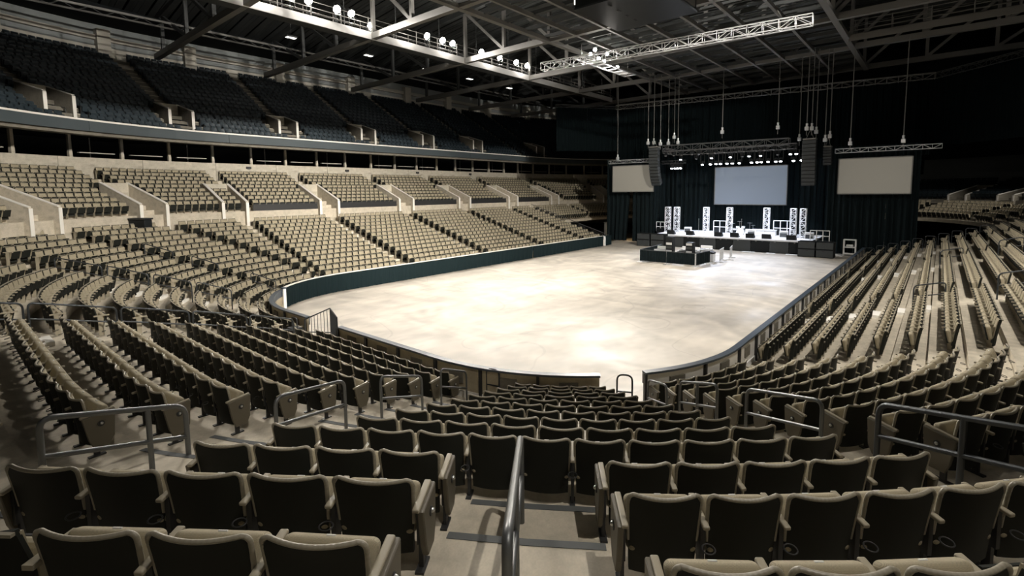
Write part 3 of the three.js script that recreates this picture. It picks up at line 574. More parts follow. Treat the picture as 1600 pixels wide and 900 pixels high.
screen(-13.1, -8.05, 5.65, 8.62, -42.1, M.screenTan, 'blank beige projection screen left of the stage');
screen(-2.9, 4.15, 4.2, 8.2, -46, M.screenBlue, 'large blank grey-blue projection screen over the stage centre');
screen(8.85, 13.9, 5.3, 8.35, -42.1, M.screenTan, 'blank beige projection screen right of the stage');

// curtains
function drapeGeo(p, q, y0, y1, amp, folds, gather = 0) {
  const n = folds * 6, pos = [], uv = [], dx = q[0] - p[0], dz = q[1] - p[1], len = Math.hypot(dx, dz), nx = -dz / len, nz = dx / len, P = [];
  for (let i = 0; i <= n; i++) { const t = i / n, w = Math.sin(t * folds * Math.PI * 2) * amp + Math.sin(t * folds * 2.3 + 1) * amp * .6; P.push([t, w]); }
  const pt = (i, y, s) => { const [t, w] = P[i], tt = gather && y < (y0 + y1) / 2 ? t * (1 - gather) : t, b = 1 - .4 * (y - y0) / (y1 - y0); return [p[0] + dx * tt + nx * (w * b + s), y, p[1] + dz * tt + nz * (w * b + s)]; };
  const rows = [y0, (y0 + y1) / 2, y1];
  for (const s of [0, .03]) for (let i = 0; i < n; i++) for (let k = 0; k < 2; k++) { const A = pt(i, rows[k], s), B = pt(i + 1, rows[k], s), C = pt(i + 1, rows[k + 1], s), D = pt(i, rows[k + 1], s); pos.push(...A, ...B, ...C, ...A, ...C, ...D); const u0 = i / n * len / 3, u1 = (i + 1) / n * len / 3; uv.push(u0, 0, u1, 0, u1, 1, u0, 0, u1, 1, u0, 1); }
  const g = new THREE.BufferGeometry(); g.setAttribute('position', new THREE.Float32BufferAttribute(pos, 3)); g.setAttribute('uv', new THREE.Float32BufferAttribute(uv, 2));
  const m = mergeVertices(g, 1e-4); m.computeVertexNormals(); return m;
}
function drape(p, q, y0, y1, panels, label, amp = .09, gather = 0, m = M.drape) {
  const t = thing('stage_curtain', label, 'curtain');
  for (let i = 0; i < panels; i++) { const a = i / panels, b = (i + 1) / panels - .002, L = (s) => [p[0] + (q[0] - p[0]) * s, p[1] + (q[1] - p[1]) * s]; part('curtain_panel', [drapeGeo(L(a), L(b), y0, y1, amp, 5, gather && i === panels - 1 ? gather : 0)], m, t); }
}
drape([-13.4, -43.7], [14.8, -48.2], 8.7, 15.2, 9, 'tall black curtain hanging from the high truss above the stage', .05, 0, M.drapeHigh);
drape([-17.8, -37.6], [-13.4, -43.6], 10.4, 15.3, 2, 'black curtain hiding the far end of the left upper deck', .04, 0, M.drapeHigh);
drape([14.9, -48.2], [24, -38.5], 9.4, 15.2, 3, 'black curtain hanging high at the upper right', .04, 0, M.drapeHigh);
drape([-14.2, -42.9], [-11.3, -42.9], .05, 9.4, 1, 'black floor curtain below the left screen, pulled aside at its foot', .1, .12);
drape([-10.9, -42.9], [-8.4, -42.9], .05, 9.4, 1, 'black floor curtain between the left screen opening and the stage', .1);
drape([-9.5, -47.6], [9.5, -47.6], .05, 9.8, 7, 'wide black backdrop curtain behind the stage', .1);
drape([8.0, -42.9], [14.4, -42.9], .05, 9.4, 3, 'black floor curtain below the right screen', .1);
drape([-8.5, -42.95], [-9.3, -47.5], .05, 9.6, 2, 'black side curtain at the left wing of the stage', .08);
drape([8.1, -42.95], [9.3, -47.5], .05, 9.6, 2, 'black side curtain at the right wing of the stage', .08);
{ const t = thing('support_column', 'short white column under the far left corner stand', 'column', [-15.0, 0, -44.2]); part('shaft', [cyl(.3, .34, 1.9, 0, .95, 0, 18)], M.white, t); part('capital', [cyl(.4, .3, .12, 0, 1.94, 0, 18)], M.white, t); }
{ const t = thing('equipment_rack', 'open white shelf rack standing at the right end of the floor', 'rack', [10.0, 0, -41.9]); for (const x of [-.42, .42]) for (const z of [-.25, .25]) part('upright', [bx(.07, 1.4, .07, x, .72, z)], M.white, t); for (const y of [.2, .75, 1.4]) part('shelf', [bx(.9, .07, .55, 0, y, 0)], M.white, t); part('bundle', [rbx(.5, .18, .3, .05, 0, .9, 0)], M.white, t); }
{ const t = thing('cable_pile', 'pale heap of cables on the floor right of the stage', 'cables', [9.3, 0, -40.9]); for (let i = 0; i < 5; i++) { const p = []; for (let k = 0; k < 9; k++) p.push([Math.cos(k * .9 + i) * (.3 + .1 * i) - .2 * i, .04 + .03 * i, Math.sin(k * .9 + i) * (.2 + .04 * i)]); part('cable', [tube(p, .03, 40, 5)], M.white, t); } }
{ const t = thing('backstage_table', 'small wooden table glimpsed through the parted left curtain', 'table', [-11.0, 0, -44.6]); part('top', [bx(1.0, .06, .6, 0, .76, 0)], M.wood, t); for (const x of [-.4, .4]) part('leg', [bx(.06, .76, .06, x, .38, 0)], M.wood, t); const l = new THREE.PointLight(0xffd9a0, 6, 0, 2); l.position.set(-11.1, 2.1, -44.6); l.castShadow = true; scene.add(l); const b = thing('unseen_backstage_lamp', 'unseen warm lamp behind the left curtain, lighting its parted opening', 'lamp', [-11.1, 2.1, -44.6]); part('bulb', [new THREE.SphereGeometry(.09, 12, 8)], M.glowSmall, b); part('cord', [bar([0, .09, 0], [0, 6, 0], .012, 4)], M.black, b); }  // lamp hidden behind the curtain, placed to light its opening

// mixing position on the floor
{
  const t = thing('mixing_enclosure', 'low black draped fence around the sound mixing position on the floor', 'fence');
  const seg = [[[-2.65, -28.05], [-.4, -28.0]], [[-.38, -28.0], [1.85, -28.0]], [[-2.7, -28.1], [-3.0, -33.0]], [[1.9, -28.05], [2.1, -30.4]]];
  for (const [a, b] of seg) { part('skirt', [drapeGeo(a, b, .12, .98, .025, 6)], M.drape, t); part('top_rail', [bar([a[0], 1.0, a[1]], [b[0], 1.0, b[1]], .03)], M.steelDark, t); for (const e of [a, b]) { part('foot', [bx(.3, .05, .7, e[0], .025, e[1])], M.white, t); part('post', [bar([e[0], .05, e[1]], [e[0], 1.0, e[1]], .025)], M.alu, t); } }
}
[[-1.4, -29.6, 1.5], [.5, -30.4, 1.8], [1.2, -32.0, 1.2]].forEach(([x, z, w], i) => {
  const t = thing('mixing_desk', `pale mixing desk inside the black enclosure, ${ord(i + 1)} from left`, 'mixing desk', [x, 0, z], 0, 'mixing desks');
  part('table_top', [rbx(w, .06, .8, .02, 0, .78, 0)], M.black, t); for (const a of [-1, 1]) part('leg', [bx(.08, .78, .6, a * (w / 2 - .1), .39, 0)], M.steelDark, t);
  part('console', [rbx(w * .85, .16, .6, .03, 0, .9, 0)], M.alu, t); part('console_hood', [rbx(w * .8, .3, .1, .03, 0, 1.05, -.32)], M.white, t); part('fader_strip', [bx(w * .75, .02, .14, 0, .99, .15)], M.black, t);
});
[[-.55, -29.1, 2.1], [.95, -29.4, 1.7]].forEach(([x, z, h], i) => { const t = thing('rack_tower', `tall dark equipment rack in the mixing position, ${i ? 'right' : 'left'} one`, 'rack', [x, 0, z]); part('case', [rbx(.55, h, .6, .03, 0, h / 2, 0)], M.black, t); for (let k = 0; k < 5; k++) part('rack_unit', [bx(.46, .18, .02, 0, .35 + k * .3, .31)], k % 2 ? M.steelDark : M.alu, t); });
[[-1.9, -29.0], [-1.2, -30.6], [1.5, -29.2], [1.9, -31.4]].forEach(([x, z], i) => { const t = thing('flight_case', `small pale flight case in the mixing position, ${ord(i + 1)} from left`, 'case', [x, 0, z], 0, 'flight cases'); part('body', [rbx(.5, .62, .5, .03, 0, .36, 0)], M.alu, t); part('lid', [rbx(.53, .14, .53, .02, 0, .74, 0)], M.black, t); part('latch', [bx(.08, .08, .03, 0, .66, .27)], M.chrome, t); });
[[1.35, -30.6, -.35], [2.45, -32.2, .15], [2.6, -34.1, .2]].forEach(([x, z, a], i) => { const t = thing('crowd_barrier', `thin silver crowd barrier right of the mixing position, ${ord(i + 1)} from the camera`, 'barrier', [x, 0, z], a + Math.PI / 2, 'crowd barriers'); for (const y of [.12, 1.05]) part('rail', [bar([-.95, y, 0], [.95, y, 0], .022)], M.alu, t); const p = []; for (let k = -9; k <= 9; k++) p.push(bar([k * .1, .12, 0], [k * .1, 1.05, 0], .009, 4)); part('bar_infill', p, M.alu, t).userData = { kind: 'stuff' }; for (const s of [-.8, .8]) part('foot', [bx(.06, .05, .6, s, .03, 0)], M.alu, t); });

// ---------------------------------------------------------------- rink barrier, its curtain and gates
function barrier(list, label, white) {
  const t = thing('rink_barrier', label, 'barrier');
  for (const p of piecesBy(1.85, list)) {
    const b = part('board_panel', [sweep(frames([p], 6), rect(0, .08, .02, HB - .06))], white ? M.boardWhite : M.board, t);
    kid('kick_strip', sweep(frames([p], 6), rect(.08, .11, .02, .24)), white ? M.white : M.boardWhite, b);
    const f = frame(p[0], p[1]), m = frame(p[0], (p[1] + p[2]) / 2);
    kid('post', bx(.09, HB - .1, .07), M.darkMetal, t, at(f, .12, HB / 2), Math.atan2(-f.nz, f.nx));
    const w = kid('stiffener', bx(.06, .34, .5), M.concreteDim, b, at(m, .09, .62), Math.atan2(-m.nz, m.nx)); w.name = 'dark_recess_block';  // dark block standing for a recess in the board
  }
  part('cap_rail', sweep(frames(list, 4), rect(-.05, .15, HB - .06, HB)), M.cap, t);
  part('dark_band', sweep(frames(list, 4), rect(-.035, -.005, HB - .34, HB - .07)), M.cap, t);
  return t;
}
barrier([['L', -38.3, -R], ['AL', 90, 0], ['E', -CX, -2.9]], 'curved wooden rink barrier at the left side and left near corner of the floor');
barrier([['E', -.6, CX], ['AR', 0, 43.2]], 'curved wooden rink barrier right below the centre seats', false);
barrier([['AR', 54, 90], ['R', -R, -39.8]], 'long pale rink barrier with dark cap along the right side of the floor', true);
{
  const t = thing('barrier_curtain', 'dark teal cloth hung over the left rink barrier from corner to stage', 'curtain');
  const run = [['AL', 46, 90], ['L', -R, -13.5], ['L', -13.5, -24.6], ['L', -24.7, -36.6]];
  const wave = (pieces) => {
    const fr = []; for (const [ty, a, b] of pieces) { const n = 70; for (let i = 0; i <= n; i++) { const f = frame(ty, a + (b - a) * i / n); f.w = .03 * Math.sin(i * 1.9) + .02 * Math.sin(i * .7); fr.push(f); } }
    return sweep(fr, [[(f) => -.09 + f.w, .03], [-.10, 1.06], [-.07, 1.06], [(f) => -.06 + f.w, .03]]);
  };
  for (const p of run) part('cloth_panel', [wave([p])], M.curtain, t);
  part('cloth_rail', [sweep(frames([['AL', 46, 90], ['L', -R, -36.6]], 5), rect(-.12, .02, 1.06, 1.1))], M.boardWhite, t);
  part('end_panel', [wave([['L', -37.1, -38.3]])], M.curtain, t);
}
{ const f = frame('AL', 45.2), g = frame('L', -36.85); for (const [q, l] of [[f, 'crumpled white cloth post at the near end of the teal barrier cloth'], [g, 'white post at the far end of the teal barrier cloth']]) { const t = thing('barrier_post', l, 'post', at(q, -.08, 0)); part('post', [rbx(.26, 1.06, .16, .05, 0, .53, 0)], M.white, t); part('cap', [rbx(.3, .06, .2, .02, 0, 1.08, 0)], M.cap, t); } }
{
  const t = thing('stair_guard', 'dark picket guard rail around the opening in the near end barrier', 'railing');
  const run = [[-2.75, .25, .9], [-1.9, -.35, 1.35], [-.55, .15, 1.3]];
  for (let i = 0; i < 2; i++) {
    const [a, b] = [run[i], run[i + 1]], n = i ? 13 : 8;
    part('top_rail', [bar([a[0], a[2] + .05, a[1]], [b[0], b[2] + .05, b[1]], .025)], M.railDark, t); part('bottom_rail', [bar([a[0], .45, a[1]], [b[0], .45, b[1]], .02)], M.railDark, t);
    for (let k = 0; k <= n; k++) { const s = k / n, x = a[0] + (b[0] - a[0]) * s, z = a[1] + (b[1] - a[1]) * s; part('picket', [bar([x, .02, z], [x, a[2] + (b[2] - a[2]) * s + .05, z], k % n ? .012 : .025, 5)], M.railDark, t); }
  }
  part('base_panel', [bx(1.5, .42, .06, -1.2, .21, -.1, -.35)], M.black, t);
}
{ const t = thing('step_cart', 'small dark cart standing by the picket guard rail', 'cart', [-2.55, .05, .75]); part('box', [rbx(.5, .35, .4, .03, 0, .55, 0)], M.black, t); part('handle', [pipe([[-.2, .7, 0], [-.2, 1.1, 0], [.2, 1.1, 0], [.2, .7, 0]], .08, .02, 6)], M.railDark, t); for (const x of [-.2, .2]) part('wheel', [cyl(.1, .1, .05, x, .1, 0, 12)], M.black, t); }

// ---------------------------------------------------------------- aisle handrails
const A1 = (k) => 56.5 - 5 * k / 14, A2 = (k) => 82 - 12 * k / 14;      // slanting aisles of the left corner
const polar = (phi, d) => at(frame('AR', phi), d);
const stepY = (d, phi) => { const f = frame('AR', phi); let k = 0; while (k < 14 && d > treadD(k + 1, f)) k++; return treadY(k); };
function aisleRail(phi, d0, d1, label, o = {}) {
  const t = thing('aisle_rail', label, 'handrail', [0, 0, 0], 0, o.group || 'aisle handrails'), h = o.h || .95, r = o.r || .026;
  const a = polar(phi, d0), b = polar(o.phi1 ?? phi, d1), ya = stepY(d0, phi), yb = stepY(d1, o.phi1 ?? phi), m = o.m || M.rail;
  part('loop', [pipe([[a[0], ya, a[2]], [a[0], ya + h, a[2]], [b[0], yb + h, b[2]], [b[0], yb, b[2]]], .16, r, 10)], m, t);
  const P = (s, hh) => [a[0] + (b[0] - a[0]) * s, ya + (yb - ya) * s + h * hh, a[2] + (b[2] - a[2]) * s];
  part('mid_rail', [bar(P(0, .52), P(1, .52), r * .9, 10)], m, t);
  for (const s of o.posts || []) { const p = P(s, 1), y = stepY(d0 + (d1 - d0) * s, phi); part('post', [bar([p[0], y, p[2]], [p[0], p[1], p[2]], r, 10)], m, t); }
  for (const [p, y] of [[a, ya], [b, yb]]) part('foot_plate', [cyl(.06, .06, .015, p[0], y + .008, p[2], 14)], M.darkMetal, t);
  return t;
}
aisleRail(12.6, 7.6, 9.15, 'large steel aisle handrail loop at far left, nearest of the left aisle', { posts: [.3], r: .034 });
aisleRail(14.4, 5.05, 6.5, 'steel aisle handrail loop on the left aisle, second from the camera', { r: .03 });
aisleRail(14.7, 2.8, 4.15, 'steel aisle handrail loop on the left aisle, third from the camera', { r: .028 });
aisleRail(13.0, .55, 1.7, 'steel aisle handrail loop on the left aisle, next to the barrier', { r: .026 });
aisleRail(16, .06, .12, 'narrow dark gate rail at the barrier foot of the left aisle', { phi1: 19.5, m: M.railDark, r: .024 });
aisleRail(47.2, .1, .25, 'narrow dark gate rail in the barrier gap of the right aisle', { phi1: 50.3, m: M.railDark, r: .024 });
aisleRail(50.4, 1.15, 2.1, 'steel aisle handrail loop on the right aisle, next to the barrier', { r: .026 });
aisleRail(51, 2.5, 3.85, 'steel aisle handrail loop on the right aisle, second from the barrier', { posts: [.5], r: .028 });
aisleRail(53.2, 4.15, 5.8, 'steel aisle handrail loop on the right aisle, third from the barrier', { r: .03 });
aisleRail(54.2, 6.5, 9.2, 'large dark steel handrail loop at right, nearest of the right aisle', { posts: [.38], r: .036, m: M.railDark });
{
  const t = thing('centre_handrail', 'single sloping steel handrail in the middle aisle at the bottom centre', 'handrail');
  const a = polar(33.0, 7.95), b = polar(33.6, 10.12), ya = stepY(8.0, 33), yb = stepY(10.2, 33.6);
  part('loop', [pipe([[a[0], ya, a[2]], [a[0], ya + .94, a[2]], [b[0], yb + .96, b[2]], [b[0], yb, b[2]]], .16, .034, 12)], M.rail, t);
  const P = (s, h) => [a[0] + (b[0] - a[0]) * s + .0, ya + (yb - ya) * s + h, a[2] + (b[2] - a[2]) * s];
  part('mid_rail', [bar(P(0, .5), P(1, .5), .03, 12)], M.rail, t); part('post', [bar(P(.55, -.05), P(.55, .94), .03, 12)], M.rail, t);
}
function gridRail(x0, z0, y0, x1, z1, y1, label, group) { const t = thing('aisle_rail', label, 'handrail', [0, 0, 0], 0, group); part('loop', [pipe([[x0, y0, z0], [x0, y0 + .92, z0], [x1, y1 + .92, z1], [x1, y1, z1]], .14, .026, 7)], M.railDark, t); part('mid_rail', [bar([x0, y0 + .5, z0], [x1, y1 + .5, z1], .022)], M.railDark, t); }
{   // rails of the aisles in the left corner and near end
  const polL = (v, d) => at(frame('AL', v), d), yk = (k) => treadY(k);
  [[9, 'nearest'], [7, 'second'], [5, 'third'], [3, 'fourth'], [1, 'farthest']].forEach(([k, n]) => { const d0 = treadD(k, frame('E', 0)) + .2, d1 = treadD(k + 2, frame('E', 0)) + .1; gridRail(-2.15, d0, yk(k), -2.15, d1, yk(k + 2), `dark handrail loop between the near end blocks, ${n} from the camera`, 'near end aisle rails'); });
  [[8, 'topmost'], [6, 'second'], [4, 'third'], [2, 'lowest']].forEach(([k, n]) => { const p = polL(30.5, treadD(k, frame('AL', 30.5)) + .2), q = polL(30.5, treadD(k + 2, frame('AL', 30.5))); gridRail(p[0], p[2], yk(k), q[0], q[2], yk(k + 2), `dark handrail loop in the left near corner aisle, ${n} one`, 'left corner aisle rails'); });
  [[8, 'topmost'], [5, 'middle'], [1, 'lowest']].forEach(([k, n]) => { const p = polL(A1(k), treadD(k, frame('AL', 54)) + .2), q = polL(A1(k + 2), treadD(k + 2, frame('AL', 54))); gridRail(p[0], p[2], yk(k), q[0], q[2], yk(k + 2), `dark handrail loop in the left corner aisle below the entrance, ${n} one`, 'left corner aisle rails'); });
  [[-14.7, 'first'], [-26.6, 'second']].forEach(([z, n]) => { for (const k of n === 'first' ? [5, 8] : [6, 9]) gridRail(H + treadD(k, 0) + .2, z + .25, yk(k), H + treadD(k + 1, 0) + .35, z + .25, yk(k + 1), `dark handrail loop in the ${n} right-hand aisle, ${ord(k + 1)} row up`, 'right aisle rails'); });
  for (let k = 0; k < 10; k++) { const x = H + treadD(k, 0) + .08; gridRail(x, -40.02, yk(k), x + .62, -40.02, yk(k), `dark end guard rail at the stage end of right-hand row ${ord(k + 1)} from the floor`, 'right row end guards'); }
  const t = thing('end_guard', 'dark picket guard rail down the stage end of the left lower seats', 'railing');
  const x = (d) => -H - d, ya = .1, n = 60;
  for (const h of [.15, 1.0]) part('rail', [bar([x(.3), treadY(0) + h, -38.35], [x(10.9), treadY(14) + h, -38.35], .03)], M.rail, t);
  const p = []; for (let i = 0; i <= n; i++) { const s = i / n, y = treadY(0) + (treadY(14) - treadY(0)) * s; p.push(bar([x(.3 + 10.6 * s), y + .15, -38.35], [x(.3 + 10.6 * s), y + 1.0, -38.35], .012, 4)); }
  part('picket_infill', p, M.rail, t).userData = { kind: 'stuff' };
}
{ const t = thing('walkway_cart', 'black flat-topped cart on the walkway at the far left', 'cart', [...at(frame('AL', 65), 11.4, WALKY)], rad(25)); part('top', [rbx(1.3, .1, .6, .03, 0, .9, 0)], M.blackGloss, t); part('body', [rbx(1.2, .5, .5, .04, 0, .6, 0)], M.black, t); for (const x of [-.5, .5]) part('leg', [bx(.06, .4, .4, x, .2, 0)], M.black, t); }
{ const t = thing('front_rail', 'thin dark guard rail along the front of the left upper seats', 'railing'); for (const p of [['L', -44, -36.9], ['L', -35.1, -28.9], ['L', -27.1, -21.2], ['L', -19.4, -13.3], ['L', -11.5, -6.41]]) { part('rail', [sweep(frames([p]), rect(12.12, 12.16, upY(0) + .5, upY(0) + .54))], M.railDark, t); part('dark_front_strip', [sweep(frames([p]), rect(12.13, 12.15, upY(0) + .02, upY(0) + .48))], M.darkMetal, t); } }  // solid dark strip below the rail stands for the dark seat undersides
[[-9, 'below the first suite windows'], [-18.5, 'in the middle of the left wall band'], [-27.5, 'on the left wall band past the middle'], [-36, 'on the left wall band toward the stage']].forEach(([z, w]) => { const t = thing('wall_fixture', `small dark box fixed ${w}`, 'fixture', [-H - 18.97, 8.1, z], 0, 'wall band fixtures'); part('box', [rbx(.12, .2, .42, .02)], M.darkMetal, t); part('bracket', [bx(.06, .06, .2, .06, -.12, 0)], M.steel, t); });

// aisle steps, half-step blocks and dark nosings
const steps = structure('aisle_steps', 'concrete half steps and dark nosing strips of the aisles');
{
  const half = new THREE.BoxGeometry(.30, RISE / 2, .9), nose = new THREE.BoxGeometry(.07, .012, 1.0);
  const put = (t, v, k) => { const f = frame(t, v), ry = Math.atan2(-f.nz, f.nx), d = treadD(k, f); kid('step_block', half, M.boardWhite, steps, at(f, d - .151, treadY(k) - RISE * .75), ry); };
  for (let k = 1; k < 15; k++) {
    for (const v of [-4.95, -12.1, -19.75, -27.35, -34.35]) put('L', v, k);
    for (const v of [-14.7, -26.6, -36]) if (k < 10) put('R', v, k);
    put('AL', 31.5, k); put('AL', A1(k), k); put('AL', A2(k), k); put('E', -2.15, k);
  }
  const stripe = (a, b, k) => part('step_nosing', sweep(frames([['AR', a, b]], 3), [[(f) => treadD(k, f) - .004, treadY(k) - .05], [(f) => treadD(k, f) - .004, treadY(k) + .006], [(f) => treadD(k, f) + .085, treadY(k) + .006], [(f) => treadD(k, f) + .085, treadY(k) - .05]]), M.nosing, steps);
  const aL = (k) => 23.5 - Math.max(0, k - 3) * .55;
  for (let k = 1; k < 16; k++) { stripe(k < 8 ? 10.6 : 9.6, aL(Math.min(k, 14)) - 1.5, k); if (k > 1) stripe(46.5 + k * .25, 53.6, k); if (k > 9) stripe(30.6, 36.2, k); }
  const wear = 0;
}

// ---------------------------------------------------------------- seats
const sx = (w, v) => { const t = Math.max(0, (v - .93) / .07); return w * (1 - .09 * (1 - v)) - .04 * (1 - Math.sqrt(Math.max(0, 1 - t * t))); };
const BH = .69, BB = .15;                                   // back panel height and lowest point
function backPoint(u, v, off) {                             // u -1..1 across, v 0..1 up; local +z is the front
  const dip = .014 * (1 - u * u) * Math.max(0, (v - .7) / .3);
  return [u * sx(.264, v), BB + BH * v - dip, .13 * (1 - v) * (1 - .3 * (1 - v)) + .05 * u * u + off];
}
function shellGeo(nx, ny, o0, o1, su = 1, v0 = 0, v1 = 1, bulge = 0) {
  const pos = [], idx = [], F = (u, v, o) => backPoint(u * su, v0 + (v1 - v0) * v, o);
  const put = (o, b) => { const base = pos.length / 3; for (let j = 0; j <= ny; j++) for (let i = 0; i <= nx; i++) { const u = i / nx * 2 - 1, v = j / ny; pos.push(...F(u, v, o + b * (1 - u ** 4) * (1 - (2 * v - 1) ** 4))); } return base; };
  const A = put(o0, 0), B = put(o1, bulge), w = nx + 1;
  for (let j = 0; j < ny; j++) for (let i = 0; i < nx; i++) { const a = j * w + i, q = [a, a + 1, a + w + 1, a + w]; idx.push(A + q[0], A + q[2], A + q[1], A + q[0], A + q[3], A + q[2], B + q[0], B + q[1], B + q[2], B + q[0], B + q[2], B + q[3]); }
  const edge = []; for (let i = 0; i < nx; i++) edge.push(i); for (let j = 0; j < ny; j++) edge.push(j * w + nx); for (let i = nx; i > 0; i--) edge.push(ny * w + i); for (let j = ny; j > 0; j--) edge.push(j * w);
  for (let e = 0; e < edge.length; e++) { const a = edge[e], b = edge[(e + 1) % edge.length]; idx.push(A + a, A + b, B + b, A + a, B + b, B + a); }
  const g = new THREE.BufferGeometry(); g.setAttribute('position', new THREE.Float32BufferAttribute(pos, 3)); g.setIndex(idx);
  const uv = []; for (let i = 0; i < pos.length; i += 3) uv.push(pos[i], pos[i + 1]); g.setAttribute('uv', new THREE.Float32BufferAttribute(uv, 2));
  return toCreasedNormals(g, .7);
}
function cushionGeo(seg, py = .31, ang = 66, w = .515, h = .125, l = .41) {
  const g = new RoundedBoxGeometry(w, h, l, seg, .045); const p = g.attributes.position;
  for (let i = 0; i < p.count; i++) { const z = p.getZ(i), x = p.getX(i); if (p.getY(i) > 0) p.setY(i, p.getY(i) + .03 * (1 - (x / w * 2) ** 2) * Math.max(0, .6 + z / l)); }
  const uv = []; for (let i = 0; i < p.count; i++) uv.push(p.getX(i), p.getZ(i)); g.setAttribute('uv', new THREE.Float32BufferAttribute(uv, 2));
  g.computeVertexNormals(); g.translate(0, 0, l / 2); g.rotateX(-rad(ang)); g.translate(0, py, seg > 1 ? .15 : .2); return g;
}
const SG = {
  shell: shellGeo(8, 9, 0, .028), pad: shellGeo(6, 6, .03, .05, .93, .26, .97, .025),
  trim: pipe([...[.40, .55, .7, .82, .88, .92, .95, .975, .99].map((v) => [-1, v]), ...Array.from({ length: 17 }, (_, i) => [-1 + i / 8, 1]), ...[.99, .975, .95, .92, .88, .82, .7, .55, .40].map((v) => [1, v])].map(([u, v]) => backPoint(u, v, .012)), .004, .0165, 6),
  cushion: cushionGeo(3), pan: (() => { const g = rbx(.47, .03, .37, .012, 0, -.06, .20); g.rotateX(-rad(66)); g.translate(0, .31, .135); return g; })(),
  cap: (() => { const g = rbx(.05, .034, .40, .012); g.rotateX(-rad(5)); g.translate(0, .615, .21); return g; })(),
  support: merged([bx(.034, .34, .16, 0, .42, .18), bx(.03, .26, .07, 0, .14, .17), bx(.06, .02, .2, 0, .012, .17)]),
  hinge: new THREE.CylinderGeometry(.018, .018, .05, 8).rotateZ(Math.PI / 2).translate(0, .5, .24),
  holder: (() => { const g = new THREE.TorusGeometry(.045, .006, 6, 18); g.rotateX(Math.PI / 2 - .25); g.translate(0, .47, -.035); return g; })(),
  tagg: (() => { const g = bx(.05, .012, .02, 0, .02, .408); g.rotateX(-rad(66)); g.translate(0, .31, .15); return g; })(),
  panel: (() => { const s = new THREE.Shape([[.03, .585], [.4, .62], [.37, .25], [.31, .14], [.14, .14], [.09, .26]].map((p) => new THREE.Vector2(...p))); const g = new THREE.ExtrudeGeometry(s, { depth: .03, bevelEnabled: true, bevelSize: .008, bevelThickness: .008, bevelSegments: 1 }); g.rotateY(-Math.PI / 2); g.translate(.015, 0, 0); return g; })(),
  light: new THREE.SphereGeometry(.022, 10, 6), lightPlate: new THREE.CylinderGeometry(.042, .042, .012, 14).rotateZ(Math.PI / 2),
  capIn: 0,
};
function makeSeat(left, right, pl, pr) {       // arms and aisle panels at local +x (camera left) and -x
  const t = new THREE.Group(), a = .29;
  const sh = kid('backrest_shell', SG.shell, M.shell, t); kid('trim', SG.trim, M.trim, sh); kid('back_pad', SG.pad, M.fabric, t);
  const cu = kid('seat_cushion', SG.cushion, M.fabric, t); kid('seat_pan', SG.pan, M.darkMetal, cu); kid('seat_tag', SG.tagg, M.white, cu);
  for (const [on, p, s] of [[left, pl, 1], [right, pr, -1]]) if (on) {
    const ar = kid('armrest', SG.cap, M.arm, t, [s * a, 0, 0]); kid('hinge', SG.hinge, M.chrome, ar);
    const le = kid('support_leg', SG.support, M.darkMetal, t, [s * a, 0, 0]);
    if (p) { const e = kid('end_panel', SG.panel, M.endPanel, t, [s * (a + .03), 0, 0]); kid('aisle_light_plate', SG.lightPlate, M.darkMetal, e, [s * .024, .47, .23]); kid('aisle_light', SG.light, M.chrome, e, [s * .03, .475, .235]); }
    else kid('cup_holder', SG.holder, M.darkMetal, le);
  }
  return t;
}
const PROTO = {};
function proto(l, pl, pr) { const k = `${l}${pl}${pr}`; return PROTO[k] ||= makeSeat(l, true, pl, pr); }

const seats = [];       // every seat of the lower bowl
function rowOf(pieces, d, opts) {              // places seats along the row; pieces run from camera left to right
  const pts = []; let L = 0;
  for (const [t, a, b] of pieces) { const n = t.length === 2 ? 24 : 2; for (let i = 0; i <= n; i++) { const f = frame(t, a + (b - a) * i / n), dd = d(f), p = at(f, dd); if (pts.length) { const q = pts[pts.length - 1]; const l = Math.hypot(p[0] - q.x, p[2] - q.z); if (l < 1e-6) continue; L += l; } pts.push({ x: p[0], z: p[2], s: L, nx: f.nx, nz: f.nz }); } }
  const n = opts.n || Math.max(1, Math.round(L / opts.pitch)), pitch = L / n;
  let j = 0;
  for (let i = 0; i < n; i++) {
    const s = (i + .5) * pitch; while (j < pts.length - 2 && pts[j + 1].s < s) j++;
    const a = pts[j], b = pts[j + 1], u = (s - a.s) / (b.s - a.s), A = pts[Math.max(0, j - 2)], B = pts[Math.min(pts.length - 1, j + 3)];
    let nx = -(B.z - A.z), nz = B.x - A.x; const nl = Math.hypot(nx, nz) * Math.sign(nx * a.nx + nz * a.nz); nx /= nl; nz /= nl;
    opts.out.push({ x: a.x + (b.x - a.x) * u, y: opts.y, z: a.z + (b.z - a.z) * u, ry: Math.atan2(-nx, -nz), w: pitch / .58, k: opts.k, i, n, blk: opts.blk, first: i === 0, last: i === n - 1, where: opts.where });
  }
}
// centre block: [left angle, right angle, seats] for each row
const CB = [[24.4, 43.7, 5], [24.6, 43.9, 5], [24.4, 44.1, 5], [24.1, 44.4, 5], [23.9, 44.7, 6], [23.7, 45.2, 7], [23.3, 45.8, 8], [22.8, 46.2, 9], [22.3, 47.0, 9], [20.0, 48.0, 11]];
const dK = (k) => (f) => seatD(k, f);
CB.forEach(([a, b, n], k) => rowOf([['AR', a, b]], dK(k), { n, y: treadY(k), k, blk: 'C', out: seats }));
[[10, 19.8, 30.0, 4], [11, 17.2, 30.3, 5], [12, 18.4, 30.7, 5]].forEach(([k, a, b, n]) => rowOf([['AR', a, b]], dK(k), { n, y: treadY(k), k, blk: 'CL', out: seats }));
[[10, 36.3, 49, 5], [11, 36.5, 50.2, 6], [12, 36.8, 50.4, 6]].forEach(([k, a, b, n]) => rowOf([['AR', a, b]], dK(k), { n, y: treadY(k), k, blk: 'CR', out: seats }));
